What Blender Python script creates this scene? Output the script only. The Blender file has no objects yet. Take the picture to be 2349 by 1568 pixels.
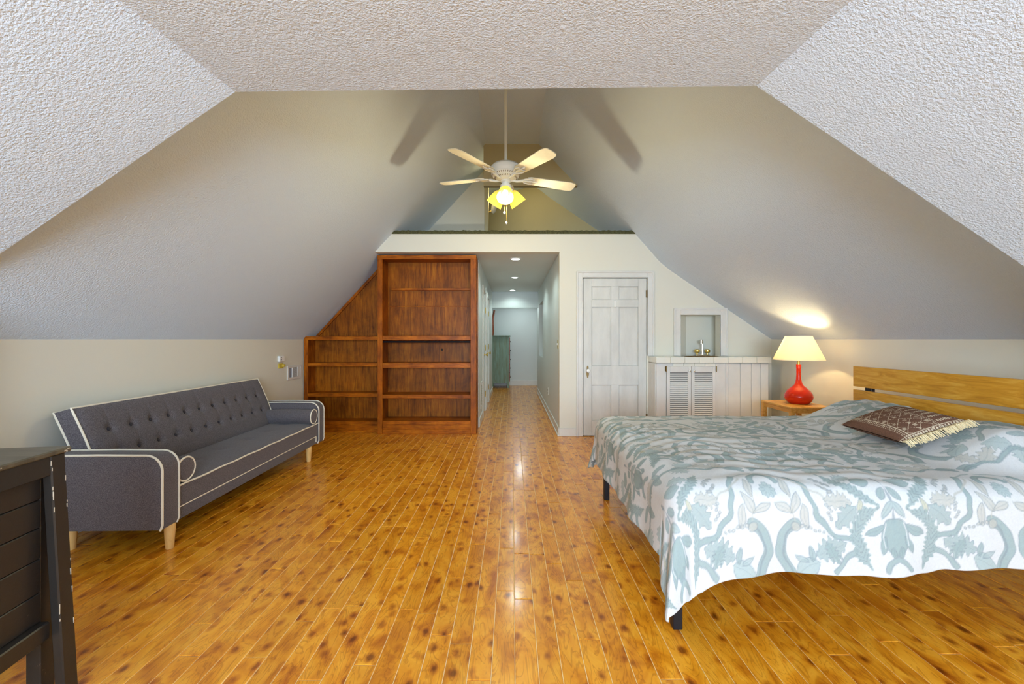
import bpy, bmesh, math, random
import numpy as np
from mathutils import Vector, Matrix
random.seed(7)
rng = np.random.default_rng(7)
S = bpy.context.scene
C = S.collection
# ------------------------------------------------------------------ camera, world, light, exposure
H = 1.245            # eye height
FPX = 950.0          # focal length in pixels of the 2349 px wide frame
cam = bpy.data.cameras.new('camera'); camo = bpy.data.objects.new('camera', cam); C.objects.link(camo)
camo.location = (0, 0, H); camo.rotation_euler = (math.pi/2, 0, 0)
cam.sensor_width = 36; cam.lens = FPX/2349*36; cam.shift_y = -6/2349; cam.clip_start = .05; cam.clip_end = 100
S.camera = camo
S.view_settings.view_transform = 'Standard'; S.view_settings.look = 'None'
S.view_settings.gamma = 1; S.view_settings.use_curve_mapping = False
S.view_settings.exposure = -0.1
S.cycles.max_bounces = 5; S.cycles.diffuse_bounces = 4; S.cycles.glossy_bounces = 3; S.cycles.transmission_bounces = 4; S.cycles.transparent_max_bounces = 4
S.cycles.caustics_reflective = False; S.cycles.caustics_refractive = False
S.cycles.use_adaptive_sampling = True; S.cycles.adaptive_threshold = .1; S.cycles.adaptive_min_samples = 16; S.cycles.use_denoising = True
W = bpy.data.worlds.new('sky'); S.world = W; W.use_nodes = True
W.node_tree.nodes['Background'].inputs[0].default_value = (.62, .78, 1, 1)
W.node_tree.nodes['Background'].inputs[1].default_value = 3.0

def lamp(name, typ, loc, energy, color, rot=(0, 0, 0), **kw):
    l = bpy.data.lights.new(name, typ); l.energy = energy; l.color = color
    for k, v in kw.items(): setattr(l, k, v)
    o = bpy.data.objects.new(name, l); C.objects.link(o); o.location = loc; o.rotation_euler = rot
    return o
# daylight coming through the window wall behind the camera
REAR = -3.2
lamp('window_daylight', 'AREA', (-.1, REAR-.30, 1.45), 560, (.66, .83, 1.0), (math.radians(90), 0, 0),
     shape='RECTANGLE', size=3.6, size_y=1.7)

# ------------------------------------------------------------------ materials
def lin(r, g, b):
    f = lambda c: (c/255/12.92) if c/255 <= .04045 else ((c/255+.055)/1.055)**2.4
    return (f(r), f(g), f(b), 1)
def nt(name):
    m = bpy.data.materials.new(name); m.use_nodes = True
    t = m.node_tree; b = t.nodes['Principled BSDF']
    return m, t, b
def N(t, typ, **kw):
    n = t.nodes.new(typ)
    for k, v in kw.items():
        if k.startswith('i_'): n.inputs[k[2:].replace('_', ' ')].default_value = v
        else: setattr(n, k, v)
    return n
def ramp(t, fac, stops):
    r = t.nodes.new('ShaderNodeValToRGB'); e = r.color_ramp.elements
    while len(e) < len(stops): e.new(.5)
    for i, (p, c) in enumerate(stops): e[i].position = p; e[i].color = c
    t.links.new(fac, r.inputs[0]); return r.outputs[0]
def coord(t, scale=(1, 1, 1)):
    c = t.nodes.new('ShaderNodeTexCoord'); mp = t.nodes.new('ShaderNodeMapping')
    mp.inputs['Scale'].default_value = scale; t.links.new(c.outputs['Object'], mp.inputs[0]); return mp.outputs[0]
def noise(t, vec, scale, detail=3, rough=.5, dist=0):
    n = N(t, 'ShaderNodeTexNoise'); n.inputs['Scale'].default_value = scale; n.inputs['Detail'].default_value = detail
    n.inputs['Roughness'].default_value = rough; n.inputs['Distortion'].default_value = dist
    t.links.new(vec, n.inputs['Vector']); return n.outputs[0]
def bump(t, b, h, strength, dist=.01):
    n = t.nodes.new('ShaderNodeBump'); n.inputs['Strength'].default_value = strength; n.inputs['Distance'].default_value = dist
    t.links.new(h, n.inputs['Height']); t.links.new(n.outputs[0], b.inputs['Normal'])
def plain(name, col, rough=.5, metal=0, spec=.5, var=0, vs=6, bs=0, bstr=.3, bd=.004, stretch=(1, 1, 1), coat=0):
    m, t, b = nt(name); b.inputs['Base Color'].default_value = col; b.inputs['Roughness'].default_value = rough
    b.inputs['Metallic'].default_value = metal; b.inputs['Specular IOR Level'].default_value = spec
    b.inputs['Coat Weight'].default_value = coat
    if var:
        v = noise(t, coord(t, stretch), vs, 4, .6)
        d = tuple(c*(1-var) for c in col[:3])+(1,); u = tuple(min(1, c*(1+var)) for c in col[:3])+(1,)
        t.links.new(ramp(t, v, [(.3, d), (.7, u)]), b.inputs['Base Color'])
    if bs: bump(t, b, noise(t, coord(t, stretch), bs, 3, .6), bstr, bd)
    return m
def wood(name, dark, mid, light, stretch=(1, 8, 8), scale=3, rough=.4, coat=0, dist=.6, stain=False):
    m, t, b = nt(name)
    v = coord(t, stretch)
    a = noise(t, v, scale, 6, .65, dist)
    col = ramp(t, a, [(.25, dark), (.5, mid), (.75, light)])
    if stain:
        x = N(t, 'ShaderNodeMix', data_type='RGBA', blend_type='MULTIPLY'); x.inputs[0].default_value = 1
        t.links.new(col, x.inputs[6]); t.links.new(ramp(t, noise(t, coord(t, (1, 1, .7)), 3.5, 5, .65, .5), [(.32, (.45, .40, .36, 1)), (.62, (1, 1, 1, 1))]), x.inputs[7]); col = x.outputs[2]
        b.inputs['Specular IOR Level'].default_value = .18
    t.links.new(col, b.inputs['Base Color']); b.inputs['Roughness'].default_value = rough; b.inputs['Coat Weight'].default_value = coat
    bump(t, b, a, .12, .003)
    return m
def emis(name, col, strength):
    m, t, b = nt(name); b.inputs['Base Color'].default_value = col
    b.inputs['Emission Color'].default_value = col; b.inputs['Emission Strength'].default_value = strength; return m
def translucent(name, col, mix=.5):
    m = bpy.data.materials.new(name); m.use_nodes = True; t = m.node_tree; t.nodes.clear()
    o = t.nodes.new('ShaderNodeOutputMaterial'); a = t.nodes.new('ShaderNodeBsdfDiffuse'); b = t.nodes.new('ShaderNodeBsdfTranslucent')
    x = t.nodes.new('ShaderNodeMixShader'); x.inputs[0].default_value = mix
    a.inputs[0].default_value = col; b.inputs[0].default_value = col
    t.links.new(a.outputs[0], x.inputs[1]); t.links.new(b.outputs[0], x.inputs[2]); t.links.new(x.outputs[0], o.inputs[0]); return m

def stucco(name, col, s1=105, strength=.5):
    m, t, b = nt(name); b.inputs['Base Color'].default_value = col; b.inputs['Roughness'].default_value = .75
    b.inputs['Specular IOR Level'].default_value = .2
    v = coord(t)
    h = noise(t, v, s1, 2, .6)
    big = noise(t, v, 5, 1, .5)
    a = N(t, 'ShaderNodeMath', operation='ADD'); t.links.new(h, a.inputs[0])
    k = N(t, 'ShaderNodeMath', operation='MULTIPLY'); k.inputs[1].default_value = .4; t.links.new(big, k.inputs[0]); t.links.new(k.outputs[0], a.inputs[1])
    bump(t, b, a.outputs[0], strength, .012)
    return m
M = {}
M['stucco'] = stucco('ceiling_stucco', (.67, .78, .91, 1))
M['wall'] = plain('wall_paint', (.74, .72, .62, 1), .55, spec=.3, bs=60, bstr=.12, bd=.004)
M['wall_hall'] = plain('hall_paint', (.68, .72, .70, 1), .5, spec=.3, bs=50, bstr=.08)
M['trim'] = plain('trim_paint', (.71, .70, .66, 1), .4, var=.05, vs=5)
M['door'] = plain('door_paint', (.66, .66, .62, 1), .45, var=.10, vs=4, stretch=(2, 2, .6), bs=30, bstr=.1)
M['khaki'] = plain('loft_paint', (.50, .45, .28, 1), .7)
M['carpet'] = plain('olive_carpet', (.13, .13, .05, 1), .95, var=.5, vs=60, bs=150, bstr=1, bd=.02)
M['sub'] = plain('joint_glint', lin(250, 222, 165), .5)  # pale tan paints the glint of the plank edges into the joints
M['brass'] = plain('brass', (.75, .55, .16, 1), .3, 1)
M['oldbrass'] = plain('aged_brass', (.22, .14, .05, 1), .45, .8)
M['chrome'] = plain('chrome', (.8, .78, .72, 1), .15, 1)
M['black'] = plain('black_metal', (.012, .012, .016, 1), .4, .3)
M['recess_shade'] = plain('painted_recess_shade', (.02, .018, .015, 1), .9)  # near-black puts the shade of holes and gaps into the colour
M['white'] = plain('white_plastic', (.85, .85, .82, 1), .35)
M['porcelain'] = plain('porcelain', (.86, .86, .82, 1), .2)
M['tile'] = plain('cream_tile', (.80, .79, .70, 1), .22, coat=.3)
M['grout'] = plain('grout', (.42, .38, .26, 1), .8)
M['yellowplastic'] = plain('yellowed_plastic', (.62, .46, .06, 1), .4)
M['red'] = plain('red_glaze', (.60, .026, .004, 1), .16, spec=.35)
M['vent_dark'] = plain('vent_shadow', (.25, .27, .32, 1), .7)
M['bamboo'] = wood('bamboo', lin(190, 130, 45), lin(222, 165, 75), lin(238, 190, 105), (14, 2, 14), 3, .35)
M['headboard'] = wood('rubberwood', lin(168, 108, 18), lin(206, 146, 42), lin(226, 176, 78), (9, 1.2, 9), 3, .35, dist=1.2)
M['legwood'] = wood('pale_leg_wood', lin(215, 165, 85), lin(232, 190, 120), lin(240, 205, 140), (20, 20, 3), 2, .4)
M['case'] = wood('stained_pine', lin(106, 50, 3), lin(170, 88, 5), lin(194, 114, 16), (9, 9, 1.3), 3.2, .42, 0, stain=True)
M['case_h'] = wood('stained_pine_shelf', lin(108, 52, 3), lin(178, 94, 6), lin(204, 124, 18), (1.3, 9, 9), 3.2, .4, 0, stain=True)
M['case_back'] = wood('stained_plywood', lin(90, 44, 4), lin(160, 88, 10), lin(192, 120, 22), (16, 16, 1.2), 2.6, .42, 0, stain=True)
M['greenwood'] = wood('weathered_green', lin(125, 112, 72), lin(128, 150, 130), lin(146, 172, 158), (12, 12, 1.0), 2.5, .6)
M['carved'] = wood('carved_wood', lin(60, 25, 10), lin(140, 65, 25), lin(165, 85, 35), (10, 10, 3), 4, .4)
M['white_fan'] = plain('fan_white', (.82, .82, .76, 1), .35)
M['fan_blade'] = plain('fan_blade', (.80, .77, .62, 1), .45, var=.1, vs=8)

def floor_mat():
    m, t, b = nt('laminate_planks'); L = t.links
    g = t.nodes.new('ShaderNodeNewGeometry'); oi = t.nodes.new('ShaderNodeObjectInfo')
    s = N(t, 'ShaderNodeMath', operation='ADD'); L.new(g.outputs['Random Per Island'], s.inputs[0]); L.new(oi.outputs['Random'], s.inputs[1])
    r = N(t, 'ShaderNodeMath', operation='FRACT'); k = N(t, 'ShaderNodeMath', operation='MULTIPLY'); k.inputs[1].default_value = 7.31
    L.new(s.outputs[0], k.inputs[0]); L.new(k.outputs[0], r.inputs[0])
    sc = N(t, 'ShaderNodeVectorMath', operation='SCALE'); sc.inputs[0].default_value = (13.0, 31.0, 5.0); L.new(s.outputs[0], sc.inputs['Scale'])
    p = N(t, 'ShaderNodeVectorMath', operation='ADD'); L.new(g.outputs['Position'], p.inputs[0]); L.new(sc.outputs[0], p.inputs[1])
    def mp(x, y):
        n = N(t, 'ShaderNodeVectorMath', operation='MULTIPLY'); n.inputs[1].default_value = (x, y, 0); L.new(p.outputs[0], n.inputs[0]); return n.outputs[0]
    cloud = noise(t, mp(9, 5), 1.0, 4, .55, .8)
    base = ramp(t, cloud, [(.28, lin(186, 100, 12)), (.47, lin(230, 148, 28)), (.62, lin(244, 170, 48)), (.8, lin(218, 126, 18))])
    # contour-like figure lines
    fig = noise(t, mp(14, 3.2), 1.0, 3, .5, 1.5)
    w = N(t, 'ShaderNodeMath', operation='MULTIPLY'); w.inputs[1].default_value = 46; L.new(fig, w.inputs[0])
    sn = N(t, 'ShaderNodeMath', operation='SINE'); L.new(w.outputs[0], sn.inputs[0])
    line = ramp(t, sn.outputs[0], [(.55, (1, 1, 1, 1)), (1, (.72, .62, .5, 1))])
    # knots
    vo = N(t, 'ShaderNodeTexVoronoi'); vo.inputs['Scale'].default_value = 1.0; vo.inputs['Randomness'].default_value = .9
    wob = noise(t, mp(20, 14), 1, 2)
    L.new(mp(15, 10.0), vo.inputs['Vector'])
    ad = N(t, 'ShaderNodeMath', operation='MULTIPLY_ADD'); ad.inputs[1].default_value = .5; L.new(wob, ad.inputs[0]); L.new(vo.outputs['Distance'], ad.inputs[2])
    kn = ramp(t, ad.outputs[0], [(.32, (.22, .10, .03, 1)), (.40, (.48, .30, .13, 1)), (.50, (.80, .66, .5, 1)), (.62, (1, 1, 1, 1))])
    streak = noise(t, mp(26, 1.6), 1.0, 4, .6, .4)
    st = ramp(t, streak, [(.62, (1, 1, 1, 1)), (.74, (.55, .38, .22, 1))])
    def mul(a, c, f=1):
        x = N(t, 'ShaderNodeMix', data_type='RGBA', blend_type='MULTIPLY'); x.inputs[0].default_value = f
        L.new(a, x.inputs[6]); L.new(c, x.inputs[7]); return x.outputs[2]
    col = mul(mul(mul(base, line, .8), kn, .9), st, .8)
    tone = ramp(t, r.outputs[0], [(0, (.86, .84, .8, 1)), (1, (1.0, 1.0, 1.0, 1))])
    col = mul(col, tone)
    L.new(col, b.inputs['Base Color'])
    b.inputs['Roughness'].default_value = .3; b.inputs['Specular IOR Level'].default_value = .4
    b.inputs['Coat Weight'].default_value = .35; b.inputs['Coat Roughness'].default_value = .13
    bump(t, b, noise(t, mp(60, 9), 1, 2), .04, .002)
    return m
M['floor'] = floor_mat()
def fabric_mat(name, c1, c2, sc=420):
    m, t, b = nt(name); v = coord(t)
    n1 = noise(t, v, sc, 2, .7); n2 = noise(t, v, 230, 3, .7)
    a = N(t, 'ShaderNodeMath', operation='ADD'); t.links.new(n1, a.inputs[0]); t.links.new(n2, a.inputs[1])
    h = N(t, 'ShaderNodeMath', operation='MULTIPLY'); h.inputs[1].default_value = .5; t.links.new(a.outputs[0], h.inputs[0])
    t.links.new(ramp(t, h.outputs[0], [(.36, c1), (.64, c2)]), b.inputs['Base Color'])
    b.inputs['Roughness'].default_value = .95; b.inputs['Specular IOR Level'].default_value = .1
    b.inputs['Sheen Weight'].default_value = .15
    bump(t, b, n1, .35, .002); return m
M['sofa'] = fabric_mat('charcoal_tweed', lin(54, 50, 54), lin(126, 119, 122))
M['button'] = plain('button_shaded_cloth', lin(56, 54, 62), .8)  # darker than the tweed, painting in the shade around each button
M['piping'] = plain('cream_piping', (.80, .74, .60, 1), .8)
M['mattress'] = plain('mattress_cloth', (.75, .74, .70, 1), .9)
M['fringe'] = plain('fringe_yarn', (.80, .66, .40, 1), .9)
def attr_mat(name, attr, rough=.9, bs=500, bstr=.15):
    m, t, b = nt(name); a = N(t, 'ShaderNodeAttribute', attribute_name=attr); t.links.new(a.outputs['Color'], b.inputs['Base Color'])
    b.inputs['Roughness'].default_value = rough; b.inputs['Specular IOR Level'].default_value = .1
    bump(t, b, noise(t, coord(t), bs, 2, .6), bstr, .001); return m
M['duvet'] = attr_mat('printed_linen', 'print')
M['lumbar'] = attr_mat('block_print_cotton', 'print', .95, 300, .4)
def chest_mat():
    m, t, b = nt('chipped_black_paint'); v = coord(t)
    n = noise(t, v, 9, 5, .7); n2 = noise(t, v, 55, 4, .75)
    a = N(t, 'ShaderNodeMath', operation='MULTIPLY'); t.links.new(n, a.inputs[0]); t.links.new(n2, a.inputs[1])
    t.links.new(ramp(t, a.outputs[0], [(.40, (.022, .018, .015, 1)), (.425, (.05, .03, .02, 1)), (.455, (.42, .36, .27, 1))]), b.inputs['Base Color'])
    b.inputs['Roughness'].default_value = .38; bump(t, b, n2, .2, .003); return m
M['chest'] = chest_mat()
M['chest_top'] = plain('worn_black_top', (.10, .085, .055, 1), .4, var=.4, vs=5, stretch=(1, 6, 1))
M['chip'] = plain('bare_chip', (.60, .52, .40, 1), .7)
M['bulb'] = emis('bulb_glow', (1, .84, .45, 1), 9)
M['led'] = emis('led_glow', (.92, 1, .96, 1), 22)
M['fan_glass'] = translucent('frosted_glass', (.62, .56, .24, 1), .6)
M['lampshade'] = translucent('linen_shade', (.96, .88, .72, 1), .6)

# ------------------------------------------------------------------ mesh helpers
def bmn(): return bmesh.new()
def box(bm, x0, x1, y0, y1, z0, z1, bev=0, seg=1):
    x0, x1 = min(x0, x1), max(x0, x1); y0, y1 = min(y0, y1), max(y0, y1); z0, z1 = min(z0, z1), max(z0, z1)
    t = bmesh.new(); r = bmesh.ops.create_cube(t, size=1)
    bmesh.ops.scale(t, verts=t.verts, vec=(x1-x0, y1-y0, z1-z0)); bmesh.ops.translate(t, verts=t.verts, vec=((x0+x1)/2, (y0+y1)/2, (z0+z1)/2))
    if bev: bmesh.ops.bevel(t, geom=list(t.edges), offset=bev, segments=seg, affect='EDGES', profile=.5)
    add(bm, t)
def add(bm, t, mat=None):
    t.verts.ensure_lookup_table(); t.verts.index_update()
    vs = [bm.verts.new((mat @ v.co) if mat else v.co) for v in t.verts]
    for f in t.faces:
        try: bm.faces.new([vs[v.index] for v in f.verts])
        except ValueError: pass
    t.free()
def face(bm, pts): bm.faces.new([bm.verts.new(p) for p in pts])
def prism(bm, pts, vec):
    a = [bm.verts.new(p) for p in pts]; b = [bm.verts.new(Vector(p)+Vector(vec)) for p in pts]; n = len(pts)
    bm.faces.new(a); bm.faces.new(list(reversed(b)))
    for i in range(n): bm.faces.new([a[i], b[i], b[(i+1) % n], a[(i+1) % n]])
def rings(bm, rs, close=True, caps=True):
    vs = [[bm.verts.new(p) for p in r] for r in rs]; n = len(rs[0])
    for i in range(len(vs)-1):
        for j in range(n if close else n-1):
            bm.faces.new([vs[i][j], vs[i][(j+1) % n], vs[i+1][(j+1) % n], vs[i+1][j]])
    if caps and close: bm.faces.new(list(reversed(vs[0]))); bm.faces.new(vs[-1])
    return vs
def frame(d):
    d = Vector(d).normalized(); u = d.orthogonal().normalized() if abs(d.z) > .9 else Vector((0, 0, 1)).cross(d).normalized()
    return u, d.cross(u).normalized()
def cyl(bm, p0, p1, r0, r1=None, n=16):
    r1 = r0 if r1 is None else r1; p0, p1 = Vector(p0), Vector(p1); u, w = frame(p1-p0)
    rings(bm, [[p+(u*math.cos(a)+w*math.sin(a))*r for a in (2*math.pi*i/n for i in range(n))] for p, r in ((p0, r0), (p1, r1))])
def lathe(bm, prof, c=(0, 0, 0), axis=(0, 0, 1), n=32, caps=True):
    c = Vector(c); ax = Vector(axis).normalized(); u, w = frame(ax)
    rings(bm, [[c+ax*z+(u*math.cos(a)+w*math.sin(a))*max(r, 1e-4) for a in (2*math.pi*i/n for i in range(n))] for r, z in prof], caps=caps)
def tube(bm, pts, r, n=8, closed=False):
    pts = [Vector(p) for p in pts]; m = len(pts); rs = []; pu = None
    for i, p in enumerate(pts):
        if closed: d = pts[(i+1) % m]-pts[i-1]
        else: d = pts[min(i+1, m-1)]-pts[max(i-1, 0)]
        d.normalize()
        if pu is None: u, w = frame(d)
        else: u = (pu-d*pu.dot(d)).normalized(); w = d.cross(u)
        pu = u
        rr = r[i] if isinstance(r, (list, tuple)) else r
        rs.append([p+(u*math.cos(a)+w*math.sin(a))*rr for a in (2*math.pi*k/n for k in range(n))])
    if closed: rs.append(rs[0])
    rings(bm, rs, caps=not closed)
def obj(name, bm, mat, parent=None, smooth=False, local=False, angle=None):
    me = bpy.data.meshes.new(name)
    if isinstance(bm, bmesh.types.BMesh):
        bmesh.ops.recalc_face_normals(bm, faces=bm.faces); bm.to_mesh(me); bm.free()
    else: me = bm
    if mat: me.materials.append(M[mat])
    if smooth:
        for p in me.polygons: p.use_smooth = True
        if angle is None: angle = 40
        me.set_sharp_from_angle(angle=math.radians(angle))
    o = bpy.data.objects.new(name, me); C.objects.link(o)
    if parent:
        o.parent = parent
        if parent.type == 'EMPTY' and not local:
            o.matrix_parent_inverse = Matrix.LocRotScale(parent.location, parent.rotation_euler, None).inverted()
    return o
def copy(o, parent, loc=None):
    c = o.copy(); C.objects.link(c); c.parent = parent
    if loc is not None: c.location = loc
    return c
def tag(o, label, cat, group=None, kind=None):
    o['label'] = label; o['category'] = cat
    if group: o['group'] = group
    if kind: o['kind'] = kind
    return o
def thing(name, label, cat, loc, rz=0, group=None, kind=None):
    o = bpy.data.objects.new(name, None); C.objects.link(o); o.location = loc; o.rotation_euler = (0, 0, rz); o.empty_display_size = .1
    return tag(o, label, cat, group, kind)
def struct(name, bm, mat, label, cat, smooth=False, angle=None):
    return tag(obj(name, bm, mat, None, smooth, angle=angle), label, cat, kind='structure')
def pc(name, mat, parent, *b, bev=0, **kw):
    bm = bmn(); box(bm, *b, bev=bev); return obj(name, bm, mat, parent, **kw)

# ------------------------------------------------------------------ the setting
WL, WR, YB, Y0 = -2.80, 3.34, 5.33, 1.90
HT = 2.367             # hall ceiling / header underside
LOFT = 2.60
# --- floor
bm = bmn(); box(bm, -3.2, 3.6, REAR-.1, YB+.7, -.08, -.0025); box(bm, -1.6, 1.3, YB+.7, 11.4, -.08, -.0025)
floor = struct('floor', bm, 'sub', 'glossy honey-coloured knotty plank floor of the attic', 'floor')
PW = .0885
def plank_bm(w, l):
    b = bmn(); g, c = .0016, .0018
    r = [[(x, y, z) for x, y in ((-w/2+i, -l/2+i), (w/2-i, -l/2+i), (w/2-i, l/2-i), (-w/2+i, l/2-i))] for i, z in ((g, -.006), (g, -.001), (g+c, 0))]
    vs = [[b.verts.new(p) for p in q] for q in r]
    for k in range(2):
        for j in range(4): b.faces.new([vs[k][j], vs[k][(j+1) % 4], vs[k+1][(j+1) % 4], vs[k+1][j]])
    b.faces.new(vs[2]); return b
LENS = [.42, .62, .82, 1.02]
pmesh = {}
planks = []
for i in range(-31, 39):
    xc = -.033+i*PW
    if xc < WL-.02 or xc > WR+.02: continue
    inhall = -.50 < xc < .68
    y = REAR-random.random()*.8; yend = 11.2 if inhall else YB+.5
    while y < yend:
        l = random.choice(LENS); planks.append((xc, y+l/2, l)); y += l
def score(p):
    x, y, l = p
    if y < 1.35: return -1
    px, py = 1174+x*FPX/y, 778+H*FPX/y
    if px < -60 or px > 2410: return -1
    if .8 < x < 2.8 and 2.0 < y < 3.2: return -1
    if x < -2.3 and 2.4 < y < 4.4: return -1
    return l/y**3
planks.sort(key=score, reverse=True)
for (x, y, l) in planks[:300]:
    if l not in pmesh:
        me = bpy.data.meshes.new('plank'); b = plank_bm(PW, l); b.to_mesh(me); b.free(); me.materials.append(M['floor']); pmesh[l] = me
    o = bpy.data.objects.new('plank', pmesh[l]); C.objects.link(o); o.location = (x, y, 0); o.parent = floor
bm = bmn()
for (x, y, l) in planks[300:]: add(bm, plank_bm(PW, l), Matrix.Translation((x, y, 0)))
o = obj('plank_field', bm, 'floor', floor); o['kind'] = 'stuff'

# --- roof profiles
ZL = [(-2.80, 1.245), (-1.60, 2.545), (-.62, 3.60), (-.48, 3.76), (-.36, 3.885)]
ZR = [(3.34, 1.245), (2.20, 2.02), (2.02, 2.145), (1.90, 2.245), (1.80, 2.36), (1.587, 2.60), (.62, 3.60), (.48, 3.76), (.36, 3.885)]
def ztop(x):
    prof = (ZL+ZR[::-1])
    for (a, b), (c, d) in zip(prof, prof[1:]):
        if a <= x <= c: return b+(d-b)*(x-a)/(c-a)
    return H
LE = 8.6               # end of the loft
def strip(prof, ya, yb, seg=1):
    b = bmn(); rs = [[(x, y, z) for x, z in prof] for y in (ya, yb)]
    rings(b, rs, close=False, caps=False); return b
struct('ceiling_slope_left', strip(ZL, Y0, LE), 'stucco', 'grey stippled sloping ceiling above the grey sofa', 'ceiling', True, 60)
struct('ceiling_slope_right', strip(ZR, Y0, LE), 'stucco', 'grey stippled sloping ceiling above the red lamp', 'ceiling', True, 60)
struct('ceiling_ridge', strip([(-.36, 3.885), (.36, 3.885)], Y0, LE), 'stucco', 'narrow flat ridge ceiling above the fan', 'ceiling')
# --- near, lower ceiling (flat with sloped sides)
def nearprof(y):
    s = .085*(Y0-y); k = .06*(Y0-y)
    return [(-2.59-s, 2.38-.689*1.32), (-1.27-s, 2.38), (1.122+s, 2.407), (3.0+s, 2.407-.673*1.878)]
pa, pb = nearprof(Y0), nearprof(REAR)
def nq(i, j):
    b = bmn(); n = 6
    rs = []
    for k in range(n+1):
        f = k/n; y = Y0+(REAR-Y0)*f
        rs.append([tuple((pa[q][0]+(pb[q][0]-pa[q][0])*f, y, pa[q][1])) for q in (i, j)])
    rings(b, rs, close=False, caps=False); return b
struct('ceiling_flat', nq(1, 2), 'stucco', 'flat white stippled ceiling nearest the viewer', 'ceiling')
struct('ceiling_near_left', nq(0, 1), 'stucco', 'bright white sloping ceiling above the black chest', 'ceiling')
struct('ceiling_near_right', nq(2, 3), 'stucco', 'bright white sloping ceiling above the bed', 'ceiling')
# riser behind the edge of the lower ceiling
bm = bmn()
xs = sorted(set([p[0] for p in ZL+ZR]+[-2.59, -1.27, 1.122, 3.0, 2.6]))
def znear(x):
    if x <= -2.59: return 0
    for (a, b), (c, d) in zip(pa, pa[1:]):
        if a <= x <= c: return b+(d-b)*(x-a)/(c-a)
    return 0
for a, b in zip(xs, xs[1:]):
    e = 1e-5
    face(bm, [(a, Y0, znear(a+e)), (b, Y0, znear(b-e)), (b, Y0, ztop(b)), (a, Y0, ztop(a))])
struct('wall_ceiling_step', bm, 'stucco', 'hidden upright step between the low and the high ceiling', 'wall')
# --- walls
bm = bmn(); box(bm, WL-.08, WL, Y0, YB+.6, 0, 1.25)
struct('wall_left', bm, 'wall', 'cream painted knee wall behind the grey sofa', 'wall')
bm = bmn(); box(bm, WR, WR+.08, Y0, YB+.1, 0, 1.25)
struct('wall_right', bm, 'wall', 'cream painted knee wall behind the red lamp and headboard', 'wall')
for nm, i, x in (('wall_near_left', 0, -1), ('wall_near_right', 3, 1)):
    bm = bmn(); face(bm, [(pa[i][0], Y0, 0), (pb[i][0], REAR, 0), (pb[i][0], REAR, pb[i][1]), (pa[i][0], Y0, pa[i][1])])
    struct(nm, bm, 'wall', 'knee wall beside the viewer under the near ceiling, '+('chest side' if x < 0 else 'bed side'), 'wall')
# rear wall with a wide window
bm = bmn(); zt = 2.42
WX0, WX1, WZ0, WZ1 = -1.85, 1.65, .65, 2.2
box(bm, -3.4, WX0, REAR-.1, REAR, 0, zt); box(bm, WX1, 3.6, REAR-.1, REAR, 0, zt)
box(bm, WX0, WX1, REAR-.1, REAR, 0, WZ0); box(bm, WX0, WX1, REAR-.1, REAR, WZ1, zt)
struct('wall_rear', bm, 'wall', 'window wall at the back of the viewer', 'wall')
win = thing('window_1', 'wide white framed window behind the viewer', 'window', ((WX0+WX1)/2, REAR, WZ0), kind='structure')
bm = bmn()
for x in (WX0, WX0+1.13, WX0+2.31, WX1-.06): box(bm, x, x+.06, REAR-.08, REAR-.02, WZ0, WZ1)
for z in (WZ0, (WZ0+WZ1)/2-.02, WZ1-.05): box(bm, WX0, WX1, REAR-.075, REAR-.025, z, z+.05)
obj('window_frame', bm, 'trim', win)
# back wall with header, door hole and niche hole
DX0, DX1, DZ = .912, 1.735, 2.035
NX0, NX1, NZ0, NZ1 = 2.165, 2.675, 1.03, 1.559
HRX = .611
bm = bmn(); T = .12
def wallcol(a, b, z0=0, zmax=LOFT):
    prism(bm, [(a, YB, z0), (b, YB, z0), (b, YB, min(zmax, ztop(b)+.01)), (a, YB, min(zmax, ztop(a)+.01))], (0, T, 0))
wallcol(HRX, DX0); wallcol(DX0, 1.587, DZ); wallcol(1.587, DX1, DZ); wallcol(DX1, 1.80)
wallcol(1.80, 2.02); wallcol(2.02, NX0)
wallcol(NX0, NX1, 0, 1.02); wallcol(NX0, NX1, NZ1); wallcol(NX1, WR)
prism(bm, [(-1.775, YB, HT), (HRX, YB, HT), (HRX, YB, LOFT), (-1.56, YB, LOFT)], (0, T, 0))
struct('wall_back', bm, 'wall', 'cream end wall with the white door and the loft header', 'wall')
bm = bmn(); box(bm, -2.1, .70, YB+T, 9.78, HT, HT+.05)
struct('ceiling_hall', bm, 'wall_hall', 'low flat hallway ceiling with three small lights', 'ceiling')
bm = bmn(); box(bm, WL-.05, -.50, YB+.53, YB+.6, 0, HT)
struct('wall_behind_bookcase', bm, 'wall', 'wall hidden behind the bookcases', 'wall')
# niche
bm = bmn(); d = .30; SH = .20
for (p, q) in (((NX0, YB+T), (NX0+SH, YB+d)), ((NX1, YB+T), (NX1+SH, YB+d)), ((NX0+SH, YB+d), (NX1+SH, YB+d))):
    face(bm, [(p[0], p[1], NZ0-.1), (q[0], q[1], NZ0-.1), (q[0], q[1], NZ1+.02), (p[0], p[1], NZ1+.02)])
face(bm, [(NX0, YB, 1.024), (NX1, YB, 1.024), (NX1, YB+T, 1.024), (NX1+SH, YB+d, 1.024), (NX0+SH, YB+d, 1.024), (NX0, YB+T, 1.024)])
face(bm, [(NX0, YB+T, NZ1), (NX1, YB+T, NZ1), (NX1+SH, YB+d, NZ1), (NX0+SH, YB+d, NZ1)])
struct('wall_niche', bm, 'wall', 'square recess in the wall above the sink counter', 'niche')
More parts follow.
